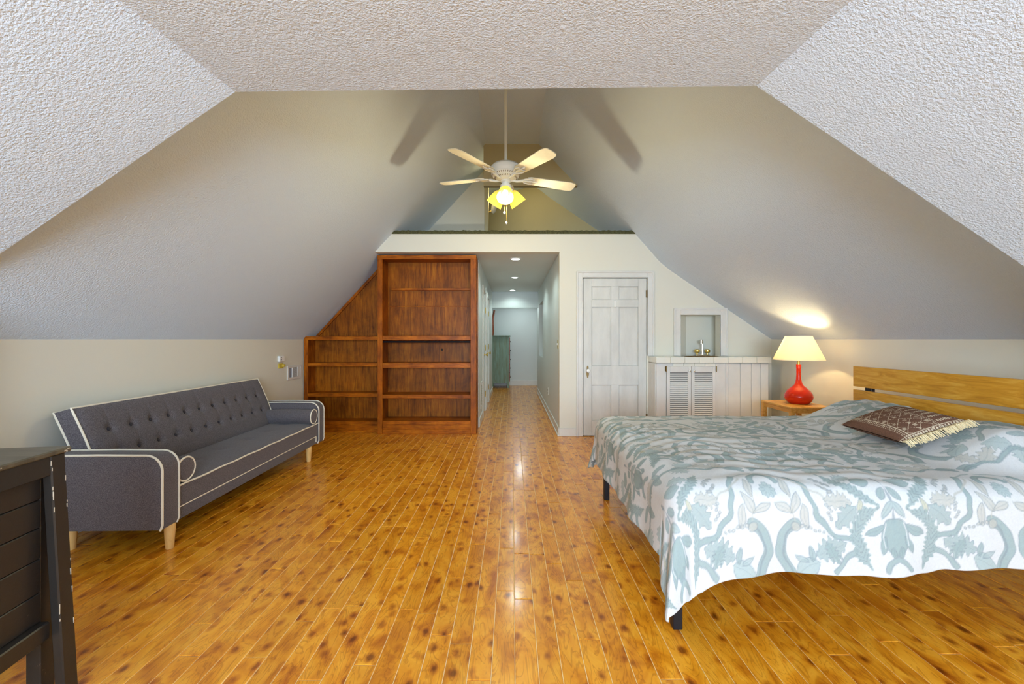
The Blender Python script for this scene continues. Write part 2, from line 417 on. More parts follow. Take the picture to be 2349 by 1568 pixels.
# hall
HL, HR, HE = -.47, .611, 11.16
bm = bmn()
hd = [(6.62, 7.22), (7.62, 8.22)]   # doors in the hall's left wall
yprev = YB+.52
for a, b in hd: box(bm, HL-.1, HL, yprev, a, 0, HT); box(bm, HL-.1, HL, a, b, 2.03, HT); yprev = b
box(bm, HL-.1, HL, yprev, 9.9, 0, HT)
struct('wall_hall_left', bm, 'wall_hall', 'pale hallway wall with two white doors', 'wall')
bm = bmn(); OY0, OY1, OZ0, OZ1 = 8.25, 9.3, .88, 2.02
box(bm, HR, HR+.12, YB+T, OY0, 0, HT); box(bm, HR, HR+.12, OY0, OY1, 0, OZ0); box(bm, HR, HR+.12, OY0, OY1, OZ1, HT); box(bm, HR, HR+.12, OY1, 9.9, 0, HT)
struct('wall_hall_right', bm, 'wall_hall', 'pale hallway wall with a light switch and window opening', 'wall')
bm = bmn(); box(bm, HR+.12, HR+.5, OY0-.2, OY0-.15, .7, 2.2); box(bm, HR+.12, HR+.5, OY1+.15, OY1+.2, .7, 2.2); box(bm, HR+.45, HR+.5, OY0-.2, OY1+.2, .7, 2.2); box(bm, HR+.12, HR+.5, OY0-.2, OY1+.2, .65, .7); box(bm, HR+.12, HR+.5, OY0-.2, OY1+.2, 2.2, 2.25)
struct('window_2', bm, 'trim', 'pass-through opening in the hallway wall near its end', 'window')
bm = bmn(); box(bm, -1.1, 1.2, HE, HE+.1, 0, 2.4)
struct('wall_hall_end', bm, 'wall_hall', 'pale wall closing the far end of the hallway', 'wall')
bm = bmn(); box(bm, -1.1, 1.2, 9.78, 9.9, 1.99, HT+.05); box(bm, -1.1, 1.2, 9.9, HE, 2.1, 2.15); box(bm, -1.1, -1.0, 9.78, HE, 0, 2.1); box(bm, .95, 1.05, 9.78, HE, 0, 2.1)
box(bm, -1.1, HL-.1, 9.78, 9.9, 0, 2); box(bm, HR+.12, 1.05, 9.78, 9.9, 0, 2)
struct('wall_hall_header', bm, 'wall_hall', 'header and side walls around the alcove at the hallway end', 'wall')
# loft
bm = bmn()
n = 120; rs = []
for k in range(n+1):
    x = -1.575+3.16*k/n; j = .002*math.sin(k*.9)+.003*math.sin(k*2.3)+random.uniform(-.003, .003)
    rs.append([(x, YB-.012+j*.5, LOFT), (x, YB-.018+j*.5, LOFT+.02), (x, YB+.0, LOFT+.045+j), (x, YB+.15, LOFT+.045), (x, LE, LOFT+.045), (x, LE, LOFT)])
rings(bm, rs)
struct('floor_loft', bm, 'carpet', 'olive carpet edge on top of the loft header', 'carpet')
bm = bmn(); box(bm, -1.5, -.42, 6.30, 6.40, LOFT+.03, 3.0)
prism(bm, [(x, 6.30, z) for x, z in ((-1.42, LOFT+.04), (-.42, LOFT+.04), (-.42, ztop(-.42)), (-1.2, ztop(-1.2)), (-1.42, ztop(-1.42)))], (0, .1, 0))
struct('wall_loft_partition', bm, 'wall', 'pale triangular partition standing in the loft', 'wall')
bm = bmn(); prism(bm, [(1.60, 6.02, LOFT), (-.55, 7.9, LOFT), (-.55, 7.9, 3.9), (1.60, 6.02, 3.9)], (.05, .06, 0)); box(bm, -1.6, -.42, 7.9, 8.0, LOFT, 3.9)
struct('wall_loft_end', bm, 'khaki', 'khaki yellow wall closing the loft', 'wall')
bm = bmn(); prism(bm, [(-.385, 5.60, 3.32), (.885, 5.60, 3.32), (.885, 5.60, ztop(.885)+.01), (.36, 5.60, 3.89), (-.385, 5.60, 3.89)], (0, .08, 0))
struct('wall_loft_header', bm, 'khaki', 'short upright panel under the ridge above the loft', 'wall')
bm = bmn(); box(bm, -.42, -.36, 6.29, 6.42, LOFT+.03, 3.86, bev=.006)
struct('trim_1', bm, 'khaki', 'narrow corner post at the loft partition edge', 'trim')
# roof end cap
bm = bmn(); box(bm, -2, 2, LE, LE+.05, 2.4, 4); struct('wall_roof_end', bm, 'khaki', 'hidden end of the roof space', 'wall')

# --- baseboards
def base(name, segs, label):
    bm = bmn()
    for s in segs: box(bm, *s, bev=.004)
    struct(name, bm, 'trim', label, 'baseboard')
base('baseboard_left', [(WL, WL+.015, Y0, YB+.1, 0, .12)], 'white baseboard under the grey sofa')
base('baseboard_right', [(WR-.015, WR, Y0, YB, 0, .12)], 'white baseboard behind the bed and nightstand')
base('baseboard_back', [(HRX, DX0-.085, YB-.016, YB, 0, .105)], 'white baseboard between the hallway and the door')
base('baseboard_hall_right', [(HRX-.016, HRX, YB-.016, 9.78, 0, .105), (HRX-.028, HRX, YB-.028, 9.78, 0, .02)], 'white baseboard along the hallway under the switch')
base('baseboard_hall_left', [(HL, HL+.016, YB+.52, hd[0][0]-.08, 0, .12), (HL, HL+.016, hd[0][1]+.08, hd[1][0]-.08, 0, .12), (HL, HL+.016, hd[1][1]+.08, 9.9, 0, .12)], 'white baseboard along the hallway beside the two doors')
base('baseboard_hall_end', [(-1.0, .95, HE-.016, HE, 0, .14)], 'white baseboard at the far end of the hallway')

# --- casings
def casing(name, x0, x1, z0, z1, w, label, y=YB, zl=None):
    t = thing(name, label, 'door casing' if z0 == 0 else 'casing', ((x0+x1)/2, y, z0), kind='structure')
    for nm, b in (('left_board', (x0-w, x0, z0, z1+w)), ('right_board', (x1, x1+w, zl or z0, z1+w)), ('head_board', (x0, x1, z1, z1+w))):
        bm = bmn(); a, c, e, f = b
        box(bm, a, c, y-.018, y, e, f, bev=.004)
        if nm == 'head_board': box(bm, a-w+.001, c+w-.001, y-.028, y-.001, f-.022, f+.004, bev=.004); box(bm, a, c, y-.024, y-.001, e, e+.012, bev=.003)
        elif nm == 'left_board': box(bm, a-.004, a+.02, y-.027, y-.001, e, f, bev=.004); box(bm, c-.012, c, y-.024, y-.001, e, f-w, bev=.003)
        else: box(bm, c-.02, c+.004, y-.027, y-.001, e, f, bev=.004); box(bm, a, a+.012, y-.024, y-.001, e, f-w, bev=.003)
        obj('casing_board', bm, 'trim', t)
    return t
casing('trim_2', DX0-.005, DX1+.005, 0, DZ+.005, .078, 'white moulded casing around the six-panel door', zl=1.032)
casing('trim_3', NX0, NX1, 1.032, NZ1, .085, 'white moulded casing around the sink niche')
bm = bmn(); box(bm, DX0, DX1, YB+T, YB+T+.02, 0, DZ); struct('door_shade_sheet', bm, 'recess_shade', 'near-black sheet painted as shade behind the six-panel door', 'wall')  # near-black sheet paints the shade behind the closed door

# --- six panel door
door = thing('door_1', 'white painted six-panel door with chipped edges', 'door', ((DX0+DX1)/2, YB, 0), kind='structure')
dx0, dx1, dz0, dz1 = DX0+.006, DX1-.006, .008, DZ-.008
yf, yb = YB-.004, YB+.036
cx = (dx0+dx1)/2; st = .105; mul = .10
zz = [dz0, .20, .66, .905, 1.66, 1.755, 1.925, dz1]   # rails and panel rows
bm = bmn()
box(bm, dx0, dx0+st, yf, yb, dz0, dz1, bev=.003); box(bm, dx1-st, dx1, yf, yb, dz0, dz1, bev=.003)
for a, b in ((0, 1), (2, 3), (4, 5), (6, 7)): box(bm, dx0+st, dx1-st, yf, yb, zz[a], zz[b], bev=.002)
for a, b in ((1, 2), (3, 4), (5, 6)): box(bm, cx-mul/2, cx+mul/2, yf, yb, zz[a], zz[b], bev=.002)
obj('door_frame', bm, 'door', door)
for a, b in ((1, 2), (3, 4), (5, 6)):
    for l, r in ((dx0+st, cx-mul/2), (cx+mul/2, dx1-st)):
        bm = bmn(); box(bm, l, r, yf+.014, yb-.008, zz[a], zz[b])
        box(bm, l+.004, r-.004, yf+.008, yf+.015, zz[b]-.014, zz[b]-.001, bev=.003); box(bm, l+.004, r-.004, yf+.008, yf+.015, zz[a]+.001, zz[a]+.014, bev=.003)
        box(bm, l+.001, l+.014, yf+.008, yf+.015, zz[a], zz[b], bev=.003); box(bm, r-.014, r-.001, yf+.008, yf+.015, zz[a], zz[b], bev=.003)
        obj('panel', bm, 'door', door)
kx, kz = dx0+.055, .845
bm = bmn(); prism(bm, [(kx+dx, yf-.004, kz+dz) for dx, dz in ((0, .065), (.012, .045), (.013, -.02), (.018, -.045), (.006, -.095), (-.006, -.095), (-.018, -.045), (-.013, -.02), (-.012, .045))], (0, .004, 0))
pl = obj('knob_plate', bm, 'oldbrass', door); pl['label'] = 'aged brass keyhole plate'
bm = bmn(); lathe(bm, [(.008, 0), (.008, .03), (.022, .036), (.027, .05), (.022, .064), (.004, .068)], (kx, yf-.004, kz), (0, -1, 0), 20)
o = obj('knob', bm, 'porcelain', door, True); o['label'] = 'white porcelain knob'
for z in (1.83, .24): 
    bm = bmn(); cyl(bm, (dx1+.004, yf-.006, z-.05), (dx1+.004, yf-.006, z+.05), .007, n=10); box(bm, dx1-.008, dx1+.004, yf-.004, yf, z-.045, z+.045); obj('hinge', bm, 'oldbrass', door)
bm = bmn(); box(bm, cx-.012, cx+.012, yf-.012, yf, 1.655, 1.745, bev=.004); box(bm, cx-.008, cx+.008, yf-.03, yf-.01, 1.655, 1.675, bev=.004)
o = obj('coat_hook', bm, 'white', door); o['label'] = 'small white stick-on hook'

# --- hall doors
for i, (a, b) in enumerate(hd):
    d = thing('door_%d' % (i+2), 'white hallway door with brass knob, '+('nearer of the two' if i == 0 else 'farther of the two'), 'door', (HL, (a+b)/2, 0), kind='structure')
    pc('slab', 'door', d, HL-.05, HL-.012, a+.004, b-.004, .008, 2.03, bev=.003)
    for z0, z1 in ((.2, .8), (1.0, 1.85)):
        for q0, q1 in ((a+.1, (a+b)/2-.04), ((a+b)/2+.04, b-.1)): pc('panel', 'door', d, HL-.014, HL-.006, q0, q1, z0, z1, bev=.006)
    bm = bmn(); lathe(bm, [(.022, 0), (.022, .006), (.009, .01), (.009, .035), (.026, .045), (.028, .06), (.015, .07)], (HL-.012, b-.09, .98), (1, 0, 0), 16); obj('knob', bm, 'brass', d, True)
    for z in (.3, 1.1, 1.75): 
        bm = bmn(); cyl(bm, (HL+.004, b+.006, z-.05), (HL+.004, b+.006, z+.05), .009, n=8); obj('hinge', bm, 'brass', d)
    for q0, q1, z0, z1 in ((a-.075, a, 0, 2.11), (b+.012, b+.08, 0, 2.11), (a, b+.012, 2.035, 2.11)): pc('casing_board', 'trim', d, HL, HL+.02, q0, q1, z0, z1, bev=.004)

# ------------------------------------------------------------------ bookcases
BF, BBK = 5.45, 5.82      # tall case front and back
bx0, bx1, btop = -1.767, -.475, 2.352
bc = thing('bookcase', 'tall open bookcase of reddish-brown stained pine beside the hallway', 'bookcase', ((bx0+bx1)/2, (BF+BBK)/2, 0))
def face_post(parent, x0, x1, z0, z1, y=BF, mat='case'): return pc('face_post', mat, parent, x0, x1, y-.002, y+.022, z0, z1, bev=.003)
bt = .028
pc('side_panel', 'case', bc, bx0, bx0+bt, BF+.02, BBK, 0, btop-.002)
pc('side_panel', 'case', bc, bx1-bt, bx1, BF+.02, BBK, 0, btop-.002)
face_post(bc, bx0-.003, bx0+.062, 0, btop-.052); face_post(bc, bx1-.072, bx1+.003, 0, btop-.052)
pc('top_board', 'case_h', bc, bx0-.004, bx1+.004, BF-.006, BF+.022, btop-.052, btop, bev=.003)
pc('top_panel', 'case_h', bc, bx0+bt, bx1-bt, BF+.02, BBK, btop-.03, btop-.004)
bp = pc('back_panel', 'case_back', bc, bx0+bt, bx1-bt, BBK-.014, BBK, .0, btop-.03)
bm = bmn(); lathe(bm, [(.016, 0), (.016, .004), (.008, .005), (.002, .005)], (-.98, BBK-.0145, 1.10), (0, -1, 0), 16); obj('cable_grommet', bm, 'recess_shade', bp)
for z, th in ((1.290, .055), (.930, .06), (.512, .045), (.165, .04)):
    pc('shelf', 'case_h', bc, bx0+bt, bx1-bt, BF+.024, BBK-.016, z-.022, z, bev=.002)
    pc('shelf_lip', 'case_h', bc, bx0+.060, bx1-.07, BF+.003, BF+.026, z-th, z+.004, bev=.003)
pc('back_ledge', 'case_h', bc, bx0+.09, bx1-bt, BBK-.07, BBK-.014, 1.925, 1.955, bev=.002)
pc('back_cleat', 'case_h', bc, bx0+bt, bx1-bt, BBK-.022, BBK-.014, 1.70, 1.712, bev=.002)
pc('kick_board', 'case_h', bc, bx0+.062, bx1-.07, BF+.02, BF+.035, 0, .125, bev=.002)
pc('toe_strip', 'case_h', bc, bx0+.062, bx1-.07, BF+.004, BF+.02, 0, .06, bev=.003)
bm = bmn(); cyl(bm, (bx0+bt, BF+.06, 1.212), (bx1-bt, BF+.06, 1.212), .012); o = obj('hanging_rod', bm, 'black', bc, True); o['label'] = 'thin black hanging rod'
pc('side_trim', 'case', bc, bx1+.003, bx1+.014, BF+.05, BF+.085, 0, btop-.03)

LF, LB = 5.55, 5.83
lx0, lx1, ltop = WL+.012, bx0-.004, 1.285
lc = thing('low_bookcase', 'low open bookcase of brown stained pine tucked under the sloping ceiling', 'bookcase', ((lx0+lx1)/2, (LF+LB)/2, 0))
pc('side_panel', 'case', lc, lx0, lx0+bt, LF+.02, LB, 0, ltop-.05)
pc('side_panel', 'case', lc, lx1-bt, lx1, LF+.02, LB, 0, ltop-.03)
face_post(lc, lx0, lx0+.052, 0, ltop-.048, LF); 
pc('back_panel', 'case_back', lc, lx0+bt, lx1-bt, LB-.014, LB, 0, ltop-.03)
pc('top_panel', 'case_h', lc, lx0+.03, lx1, LF+.02, LB, ltop-.026, ltop-.002)
pc('top_board', 'case_h', lc, lx0, lx1, LF-.004, LF+.022, ltop-.048, ltop, bev=.003)
for z, th in ((.925, .045), (.52, .045), (.14, .04)):
    pc('shelf', 'case_h', lc, lx0+bt, lx1-bt, LF+.024, LB-.016, z-.022, z, bev=.002)
    pc('shelf_lip', 'case_h', lc, lx0+.05, lx1-.002, LF+.003, LF+.026, z-th, z+.004, bev=.003)
pc('kick_board', 'case_h', lc, lx0+.05, lx1-.002, LF+.008, LF+.03, 0, .10, bev=.002)
pc('toe_strip', 'case_h', lc, lx0+.05, lx1-.002, LF-.006, LF+.008, 0, .02, bev=.002)
bm = bmn(); gx = -1.80
prism(bm, [(-2.72, LB-.014, ltop), (gx, LB-.014, ltop), (gx, LB-.014, ztop(gx)-.03), (-2.72, LB-.014, ztop(-2.72)-.03)], (0, .012, 0)); obj('gable_panel', bm, 'case_back', lc)
bm = bmn(); prism(bm, [(-2.745, LB-.04, ztop(-2.745)-.012), (gx, LB-.04, ztop(gx)-.012), (gx, LB-.04, ztop(gx)-.062), (-2.70, LB-.04, ztop(-2.745)-.012)], (0, .025, 0)); obj('slope_trim', bm, 'case', lc)

# ------------------------------------------------------------------ sink counter
CX0, CX1, CY, CZ = 1.752, 3.15, 5.03, 1.028
cab = thing('sink_cabinet', 'white painted built-in cabinet with louvered doors under the tiled counter', 'cabinet', ((CX0+CX1)/2, YB-.13, 0))
fy = CY+.03
pc('body', 'trim', cab, CX0+.012, CX1-.012, fy+.02, YB-.002, 0, CZ-.075)
lo0, lo1, lz0, lz1 = 1.885, 2.485, .12, .915
bm = bmn(); box(bm, CX0+.012, lo0, fy, fy+.02, 0, CZ-.075, bev=.003); box(bm, lo1, 2.612, fy, fy+.02, 0, CZ-.075, bev=.003)
box(bm, lo0, lo1, fy+.004, fy+.02, 0, lz0, bev=.002); box(bm, lo0, lo1, fy+.006, fy+.02, lz1, CZ-.076)
obj('face_frame', bm, 'trim', cab)
pc('corner_strip', 'trim', cab, 2.612, 2.635, fy-.008, fy+.02, 0, CZ-.075, bev=.003)
bx = [2.637, 2.79, 2.925, 3.04, CX1-.014]
for a, b in zip(bx, bx[1:]): pc('plank', 'trim', cab, a+.0015, b-.0015, fy, fy+.019, 0, CZ-.076, bev=.004)
for k in range(2): pc('plank', 'trim', cab, CX0+.002, CX0+.012, fy+.02+k*.13, fy+.148+k*.13, 0, CZ-.076, bev=.003)
lm = (lo0+lo1)/2; slat = None
for a, b, hx, kx in ((lo0+.003, lm-.002, lo0-.004, lm-.026), (lm+.002, lo1-.003, lo1+.004, lm+.026)):
    bm = bmn(); y0, y1 = fy-.016, fy+.002
    box(bm, a, a+.038, y0, y1, lz0, lz1, bev=.003); box(bm, b-.038, b, y0, y1, lz0, lz1, bev=.003)
    box(bm, a+.038, b-.038, y0, y1, lz1-.075, lz1, bev=.002); box(bm, a+.038, b-.038, y0, y1, lz0, lz0+.075, bev=.002)
    dr = obj('louver_door', bm, 'trim', cab); n = 26; zA, zB = lz0+.078, lz1-.078; st_ = (zB-zA)/n
    for k in range(n):
        zc = zA+(k+.5)*st_; bm = bmn()
        prism(bm, [(a+.0385, y0+.001, zc-.0105), (a+.0385, y0+.005, zc-.0125), (a+.0385, y1-.003, zc+.003), (a+.0385, y1-.005, zc+.0065)], (b-a-.077, 0, 0)); obj('slat', bm, 'trim', dr)
    bm = bmn(); lathe(bm, [(.006, 0), (.006, .01), (.011, .014), (.011, .022), (.004, .026)], (kx, y0, lz1-.055), (0, -1, 0), 12); obj('knob', bm, 'chrome', dr, True)
    for hz in (lz1-.03,): 
        bm = bmn(); cyl(bm, (hx, y0-.004, hz-.035), (hx, y0-.004, hz+.035), .006, n=8); box(bm, hx-.014, hx+.014, y0+.0105, y0+.0155, hz-.03, hz+.03); obj('hinge', bm, 'oldbrass', dr)
    pc('backing', 'recess_shade', dr, a+.036, b-.036, y1+.0005, y1+.002, lz0, lz1)  # dark sheet paints the shade between the slats
wt = thing('sink_counter', 'cream tiled counter top running in front of the wall niche', 'counter', ((CX0+CX1)/2, (CY+YB)/2, CZ-.07))
bm = bmn(); box(bm, CX0+.004, CX1-.004, CY+.006, YB-.001, CZ-.072, CZ-.004); obj('slab', bm, 'grout', wt)
tw = (CX1-CX0)/8.0
for k in range(8):
    a = CX0+k*tw
    pc('tile', 'tile', wt, a+.0015, a+tw-.0015, CY, CY+.008, CZ-.070, CZ-.002, bev=.003)
    pc('tile', 'tile', wt, a+.0015, a+tw-.0015, CY+.004, CY+.15, CZ-.006, CZ, bev=.002)
    pc('tile', 'tile', wt, a+.0015, a+tw-.0015, CY+.153, YB-.03, CZ-.006, CZ, bev=.002)
for k in range(2): pc('tile', 'tile', wt, CX0-.002, CX0+.005, CY+.004+k*.15, CY+.150+k*.148, CZ-.070, CZ-.002, bev=.003)
for k in range(4): pc('tile', 'tile', wt, lo0+.08+k*.13, lo0+.08+k*.13+.127, CY+.020, CY+.031, CZ-.112, CZ-.075, bev=.002)
bm = bmn(); lathe(bm, [(.21, 0), (.215, .006), (.20, .01), (.18, -.02), (.05, -.06)], (2.37, YB-.005, CZ-.004), (0, 0, 1), 32, caps=False)
for v in bm.verts: v.co.y = YB-.145+(v.co.y-YB)*.52
bmesh.ops.recalc_face_normals(bm, faces=bm.faces)
sk = obj('sink_basin', bm, 'oldbrass', wt, True); sk['label'] = 'stained metal sink rim'
fc = thing('faucet', 'chrome faucet with two round knobs and tall spout in the niche', 'faucet', (2.535, YB+.19, CZ))
fx, fyy, fz = 2.535, YB+.19, 1.024
bm = bmn(); box(bm, fx-.095, fx+.095, fyy-.025, fyy+.025, fz, fz+.022, bev=.008, seg=2); obj('base_plate', bm, 'chrome', fc, True)
bm = bmn(); tube(bm, [(fx, fyy, fz+.02), (fx, fyy, fz+.16), (fx-.004, fyy, fz+.19), (fx-.02, fyy-.015, fz+.205), (fx-.035, fyy-.04, fz+.205)], .011, 12); obj('spout', bm, 'chrome', fc, True)
bm = bmn(); cyl(bm, (fx-.035, fyy-.045, fz+.165), (fx-.035, fyy-.045, fz+.215), .019); obj('aerator', bm, 'chrome', fc, True)
for s in (-1, 1):
    bm = bmn(); lathe(bm, [(.012, 0), (.012, .02), (.032, .028), (.036, .045), (.034, .062), (.02, .072)], (fx+s*.068, fyy, fz+.02), (0, 0, 1), 14); o = obj('tap_knob', bm, 'brass', fc, True)

# ------------------------------------------------------------------ wall fittings
vt = thing('wall_vent', 'white rectangular air vent grille low on the wall behind the sofa', 'vent', (WL, 5.24, .73))
bm = bmn(); y0, y1, z0, z1 = 5.15, 5.49, .735, .915; x = WL
for b in ((y0, y1, z0, z0+.03), (y0, y1, z1-.03, z1), (y0, y0+.035, z0+.03, z1-.03), (y1-.035, y1, z0+.03, z1-.03), (y0+.11, y0+.125, z0+.03, z1-.03), (y1-.10, y1-.085, z0+.03, z1-.03)):
    box(bm, x, x+.012, *b, bev=.002)
obj('grille_frame', bm, 'trim', vt); pc('backing', 'vent_dark', vt, x+.0005, x+.0025, y0+.03, y1-.03, z0+.025, z1-.025)
for k in range(12): pc('slat', 'trim', vt, x+.003, x+.010, y0+.125, y1-.10, z0+.034+k*.0096, z0+.039+k*.0096)
pc('side_plate', 'trim', vt, x+.003, x+.009, y1-.088, y1-.03, z0+.03, z1-.03)
ou = thing('wall_outlet', 'small white surface outlet box on the wall above the yellowed plate', 'outlet', (WL, 4.96, .98))
pc('box', 'white', ou, WL, WL+.03, 4.94, 5.05, .975, 1.045, bev=.006)
for z in (.995, 1.02): pc('socket', 'recess_shade', ou, WL+.0285, WL+.031, 4.965, 4.982, z, z+.011)
ph = thing('phone_jack', 'yellowed plastic jack plate on the wall between outlet and vent', 'jack', (WL, 4.98, .88))
pc('plate', 'yellowplastic', ph, WL, WL+.012, 4.955, 5.055, .895, .955, bev=.004); pc('connector', 'yellowplastic', ph, WL+.01, WL+.035, 5.02, 5.06, .91, .945, bev=.004)
sw = thing('light_switch', 'ivory light switch at the mouth of the hallway', 'switch', (HR, 5.50, 1.17))
pc('plate', 'brass', sw, HR-.006, HR, 5.46, 5.54, 1.12, 1.24, bev=.002); pc('toggle', 'white', sw, HR-.016, HR-.004, 5.493, 5.507, 1.17, 1.195, bev=.002)
oh = thing('hall_outlet', 'ivory outlet low on the hallway wall', 'outlet', (HR, 6.98, .33))
pc('plate', 'white', oh, HR-.006, HR, 6.94, 7.02, .315, .43, bev=.002)
for z in (.335, .385): pc('socket', 'recess_shade', oh, HR-.0075, HR-.005, 6.97, 6.99, z, z+.02)
hv = thing('return_vent', 'tall white vent grille low on the hallway wall before the doors', 'vent', (HL, 6.32, .2))
bm = bmn(); box(bm, HL, HL+.01, 6.2, 6.45, .2, .24, bev=.002); box(bm, HL, HL+.01, 6.2, 6.45, .56, .6, bev=.002); box(bm, HL, HL+.01, 6.2, 6.23, .24, .56); box(bm, HL, HL+.01, 6.42, 6.45, .24, .56); obj('grille_frame', bm, 'trim', hv)
for k in range(12): pc('slat', 'grout', hv, HL+.001, HL+.007, 6.23, 6.42, .245+k*.026, .258+k*.026)
# recessed lights
for i, (y, w) in enumerate(((5.76, 'nearest to the loft header'), (7.5, 'middle of the three'), (9.43, 'farthest down the hallway'))):
    x = (.05, .045, .015)[i]
    r = thing('recessed_light', 'round recessed hallway ceiling light, '+w, 'ceiling light', (x, y, HT), group='recessed hallway lights')
    bm = bmn(); lathe(bm, [(.078, 0), (.080, -.006), (.062, -.010), (.058, -.003)], (x, y, HT), n=28, caps=False); obj('trim_ring', bm, 'white', r, True)
    bm = bmn(); lathe(bm, [(.058, -.004), (.03, -.0055), (.001, -.006)], (x, y, HT), n=28); obj('lens', bm, 'led', r, True)
    lamp('hall_light_glow', 'SPOT', (x, y, HT-.02), (24, 24, 13)[i], (.80, 1.0, .96), (0, 0, 0), spot_size=math.radians(150), spot_blend=.5, shadow_soft_size=.05).parent = None

al = thing('added_alcove_light', 'unseen round light added to brighten the hallway end', 'ceiling light', (.2, 10.4, 2.1))  # unseen fixture added to brighten the far end of the hallway
bm = bmn(); lathe(bm, [(.12, 0), (.12, -.01), (.115, -.012)], (.2, 10.4, 2.1), n=28); obj('ring', bm, 'white', al, True)
bm = bmn(); lathe(bm, [(.11, -.0125), (.08, -.03), (.001, -.04)], (.2, 10.4, 2.1), n=28); obj('diffuser', bm, 'led', al, True)
lamp('added_alcove_fill', 'POINT', (.2, 10.4, 2.02), 7, (.80, .95, 1.0), shadow_soft_size=.08)  # added fill light for the alcove
# ------------------------------------------------------------------ hallway dresser
hx0, hx1, hy0, hy1, hz = -.52, -.075, 10.56, 11.12, 1.345
hdz = thing('hall_dresser', 'weathered green tall dresser at the far end of the hallway', 'dresser', ((hx0+hx1)/2, (hy0+hy1)/2, 0))
pc('body', 'greenwood', hdz, hx0+.01, hx1-.005, hy0+.01, hy1, .16, hz-.03)
pc('top_board', 'greenwood', hdz, hx0-.005, hx1+.035, hy0-.02, hy1, hz-.03, hz, bev=.006)
for x in (hx0, hx1-.045):
    for y in (hy0, hy1-.045): pc('leg', 'greenwood', hdz, x, x+.045, y, y+.045, 0, hz-.03, bev=.004)
pc('apron', 'greenwood', hdz, hx0+.045, hx1-.045, hy0+.012, hy0+.03, .12, .2, bev=.004)
for k in range(5):
    z0 = .17+k*.228; dw = pc('drawer', 'carved', hdz, hx1-.004, hx1+.022, hy0+.05, hy1-.05, z0, z0+.215, bev=.004)
    bm = bmn(); lathe(bm, [(.008, 0), (.008, .014), (.018, .02), (.01, .03)], (hx1+.022, hy0+.18, z0+.1), (1, 0, 0), 10); obj('knob', bm, 'black', dw)
bm = bmn(); tube(bm, [(-.505, 10.70, hz), (-.50, 10.70, hz+.12), (-.515, 10.70, hz+.3), (-.50, 10.70, hz+.44), (-.48, 10.70, hz+.52), (-.455, 10.70, hz+.66)], [.03, .038, .045, .03, .026, .022], 10)
o = obj('carved_figure', bm, 'carved', None, True); tag(o, 'slender carved dark wooden figure standing on the green dresser', 'sculpture')
bm = bmn(); box(bm, -.60, -.575, 10.2, 10.45, 0, 1.85, bev=.01); tag(obj('leaning_board', bm, 'black'), 'dark tall board leaning behind the green dresser', 'board')

# ------------------------------------------------------------------ sofa
sofa = thing('sofa', 'charcoal tufted sofa with cream piping against the left knee wall', 'sofa', (-2.375, 3.42, 0), math.radians(1.08))
def L(name, bm, mat, smooth=False, parent=None, angle=None): return obj(name, bm, mat, parent or sofa, smooth, True, angle)
HLN = 1.06; AT = .12
arc = [(.265+.09*math.sin(a), .49+.09*math.cos(a)) for a in [math.pi/2*(1-k/8) for k in range(9)]]
prof = [(-.34, .15), (.345, .15), (.357, .18)]+[(x+.002, z) for x, z in arc]+[(0, .583), (-.34, .58)]
for s in (-1, 1):
    ya, yb_ = s*HLN, s*(HLN-AT)
    bm = bmn(); t = bmesh.new(); prism(t, [(x, min(ya, yb_), z) for x, z in prof], (0, AT, 0))
    bmesh.ops.recalc_face_normals(t, faces=t.faces)
    bmesh.ops.bevel(t, geom=[e for e in t.edges], offset=.007, segments=2, affect='EDGES', profile=.5); add(bm, t)
    a = L('arm', bm, 'sofa', True)
    for y in (ya, yb_):
        bm = bmn(); pts = [(x, y, z) for x, z in prof[1:]]
        pts = [((x if abs(x) > .3 else x), y, z+.001) for x, _, z in pts]
        tube(bm, pts, .0062, 8); L('piping', bm, 'piping', True, a)
# base, seat
bm = bmn(); box(bm, -.33, .338, -HLN+AT, HLN-AT, .15, .228, bev=.008, seg=2); L('base_rail', bm, 'sofa', True)
def pad(nu, nv, P, disp, thick):
    """grid surface P(u,v) displaced along normal nrm with a thick body behind it"""
    b = bmn(); g = [[None]*(nv+1) for _ in range(nu+1)]
    for i in range(nu+1):
        for j in range(nv+1): g[i][j] = b.verts.new(disp(i/nu, j/nv))
    for i in range(nu):
        for j in range(nv): b.faces.new([g[i][j], g[i+1][j], g[i+1][j+1], g[i][j+1]])
    loop = [(i, 0) for i in range(nu+1)]+[(nu, j) for j in range(1, nv+1)]+[(i, nv) for i in range(nu-1, -1, -1)]+[(0, j) for j in range(nv-1, 0, -1)]
    back = [b.verts.new(Vector(P(i/nu, j/nv))+Vector(thick)) for i, j in loop]
    n = len(loop)
    for k in range(n):
        (i, j), (i2, j2) = loop[k], loop[(k+1) % n]
        b.faces.new([g[i][j], g[i2][j2], back[(k+1) % n], back[k]])
    b.faces.new(back); return b
by = [-.775+.156*k for k in range(11)]; SL = HLN-AT-.003
def edge(u, v, w=.06): return min(1, min(u, 1-u)*28)*min(1, min(v, 1-v)*9)
def seatP(u, v): return (-.18+.525*v, -SL+2*SL*u, .372)
sb = [(-.775+.312*k, .08) for k in range(6)]
def seatD(u, v):
    x, y, z = seatP(u, v); e = edge(u, v)
    dent = sum(.02*math.exp(-((y-a)**2+(x-c)**2)/(.05**2)) for a, c in sb)
    z = .360+.014*math.sqrt(max(e, 0))+.010*math.sin(math.pi*v)-dent*.6*e
    return (x, y, z)
bm = pad(140, 26, seatP, seatD, (0, 0, -.138)); seat = L('seat_cushion', bm, 'sofa', True)
bm = bmn(); tube(bm, [(.347, -SL+2*SL*k/30, .361+.002*math.sin(k*1.3)) for k in range(31)], .006); L('piping', bm, 'piping', True, seat)
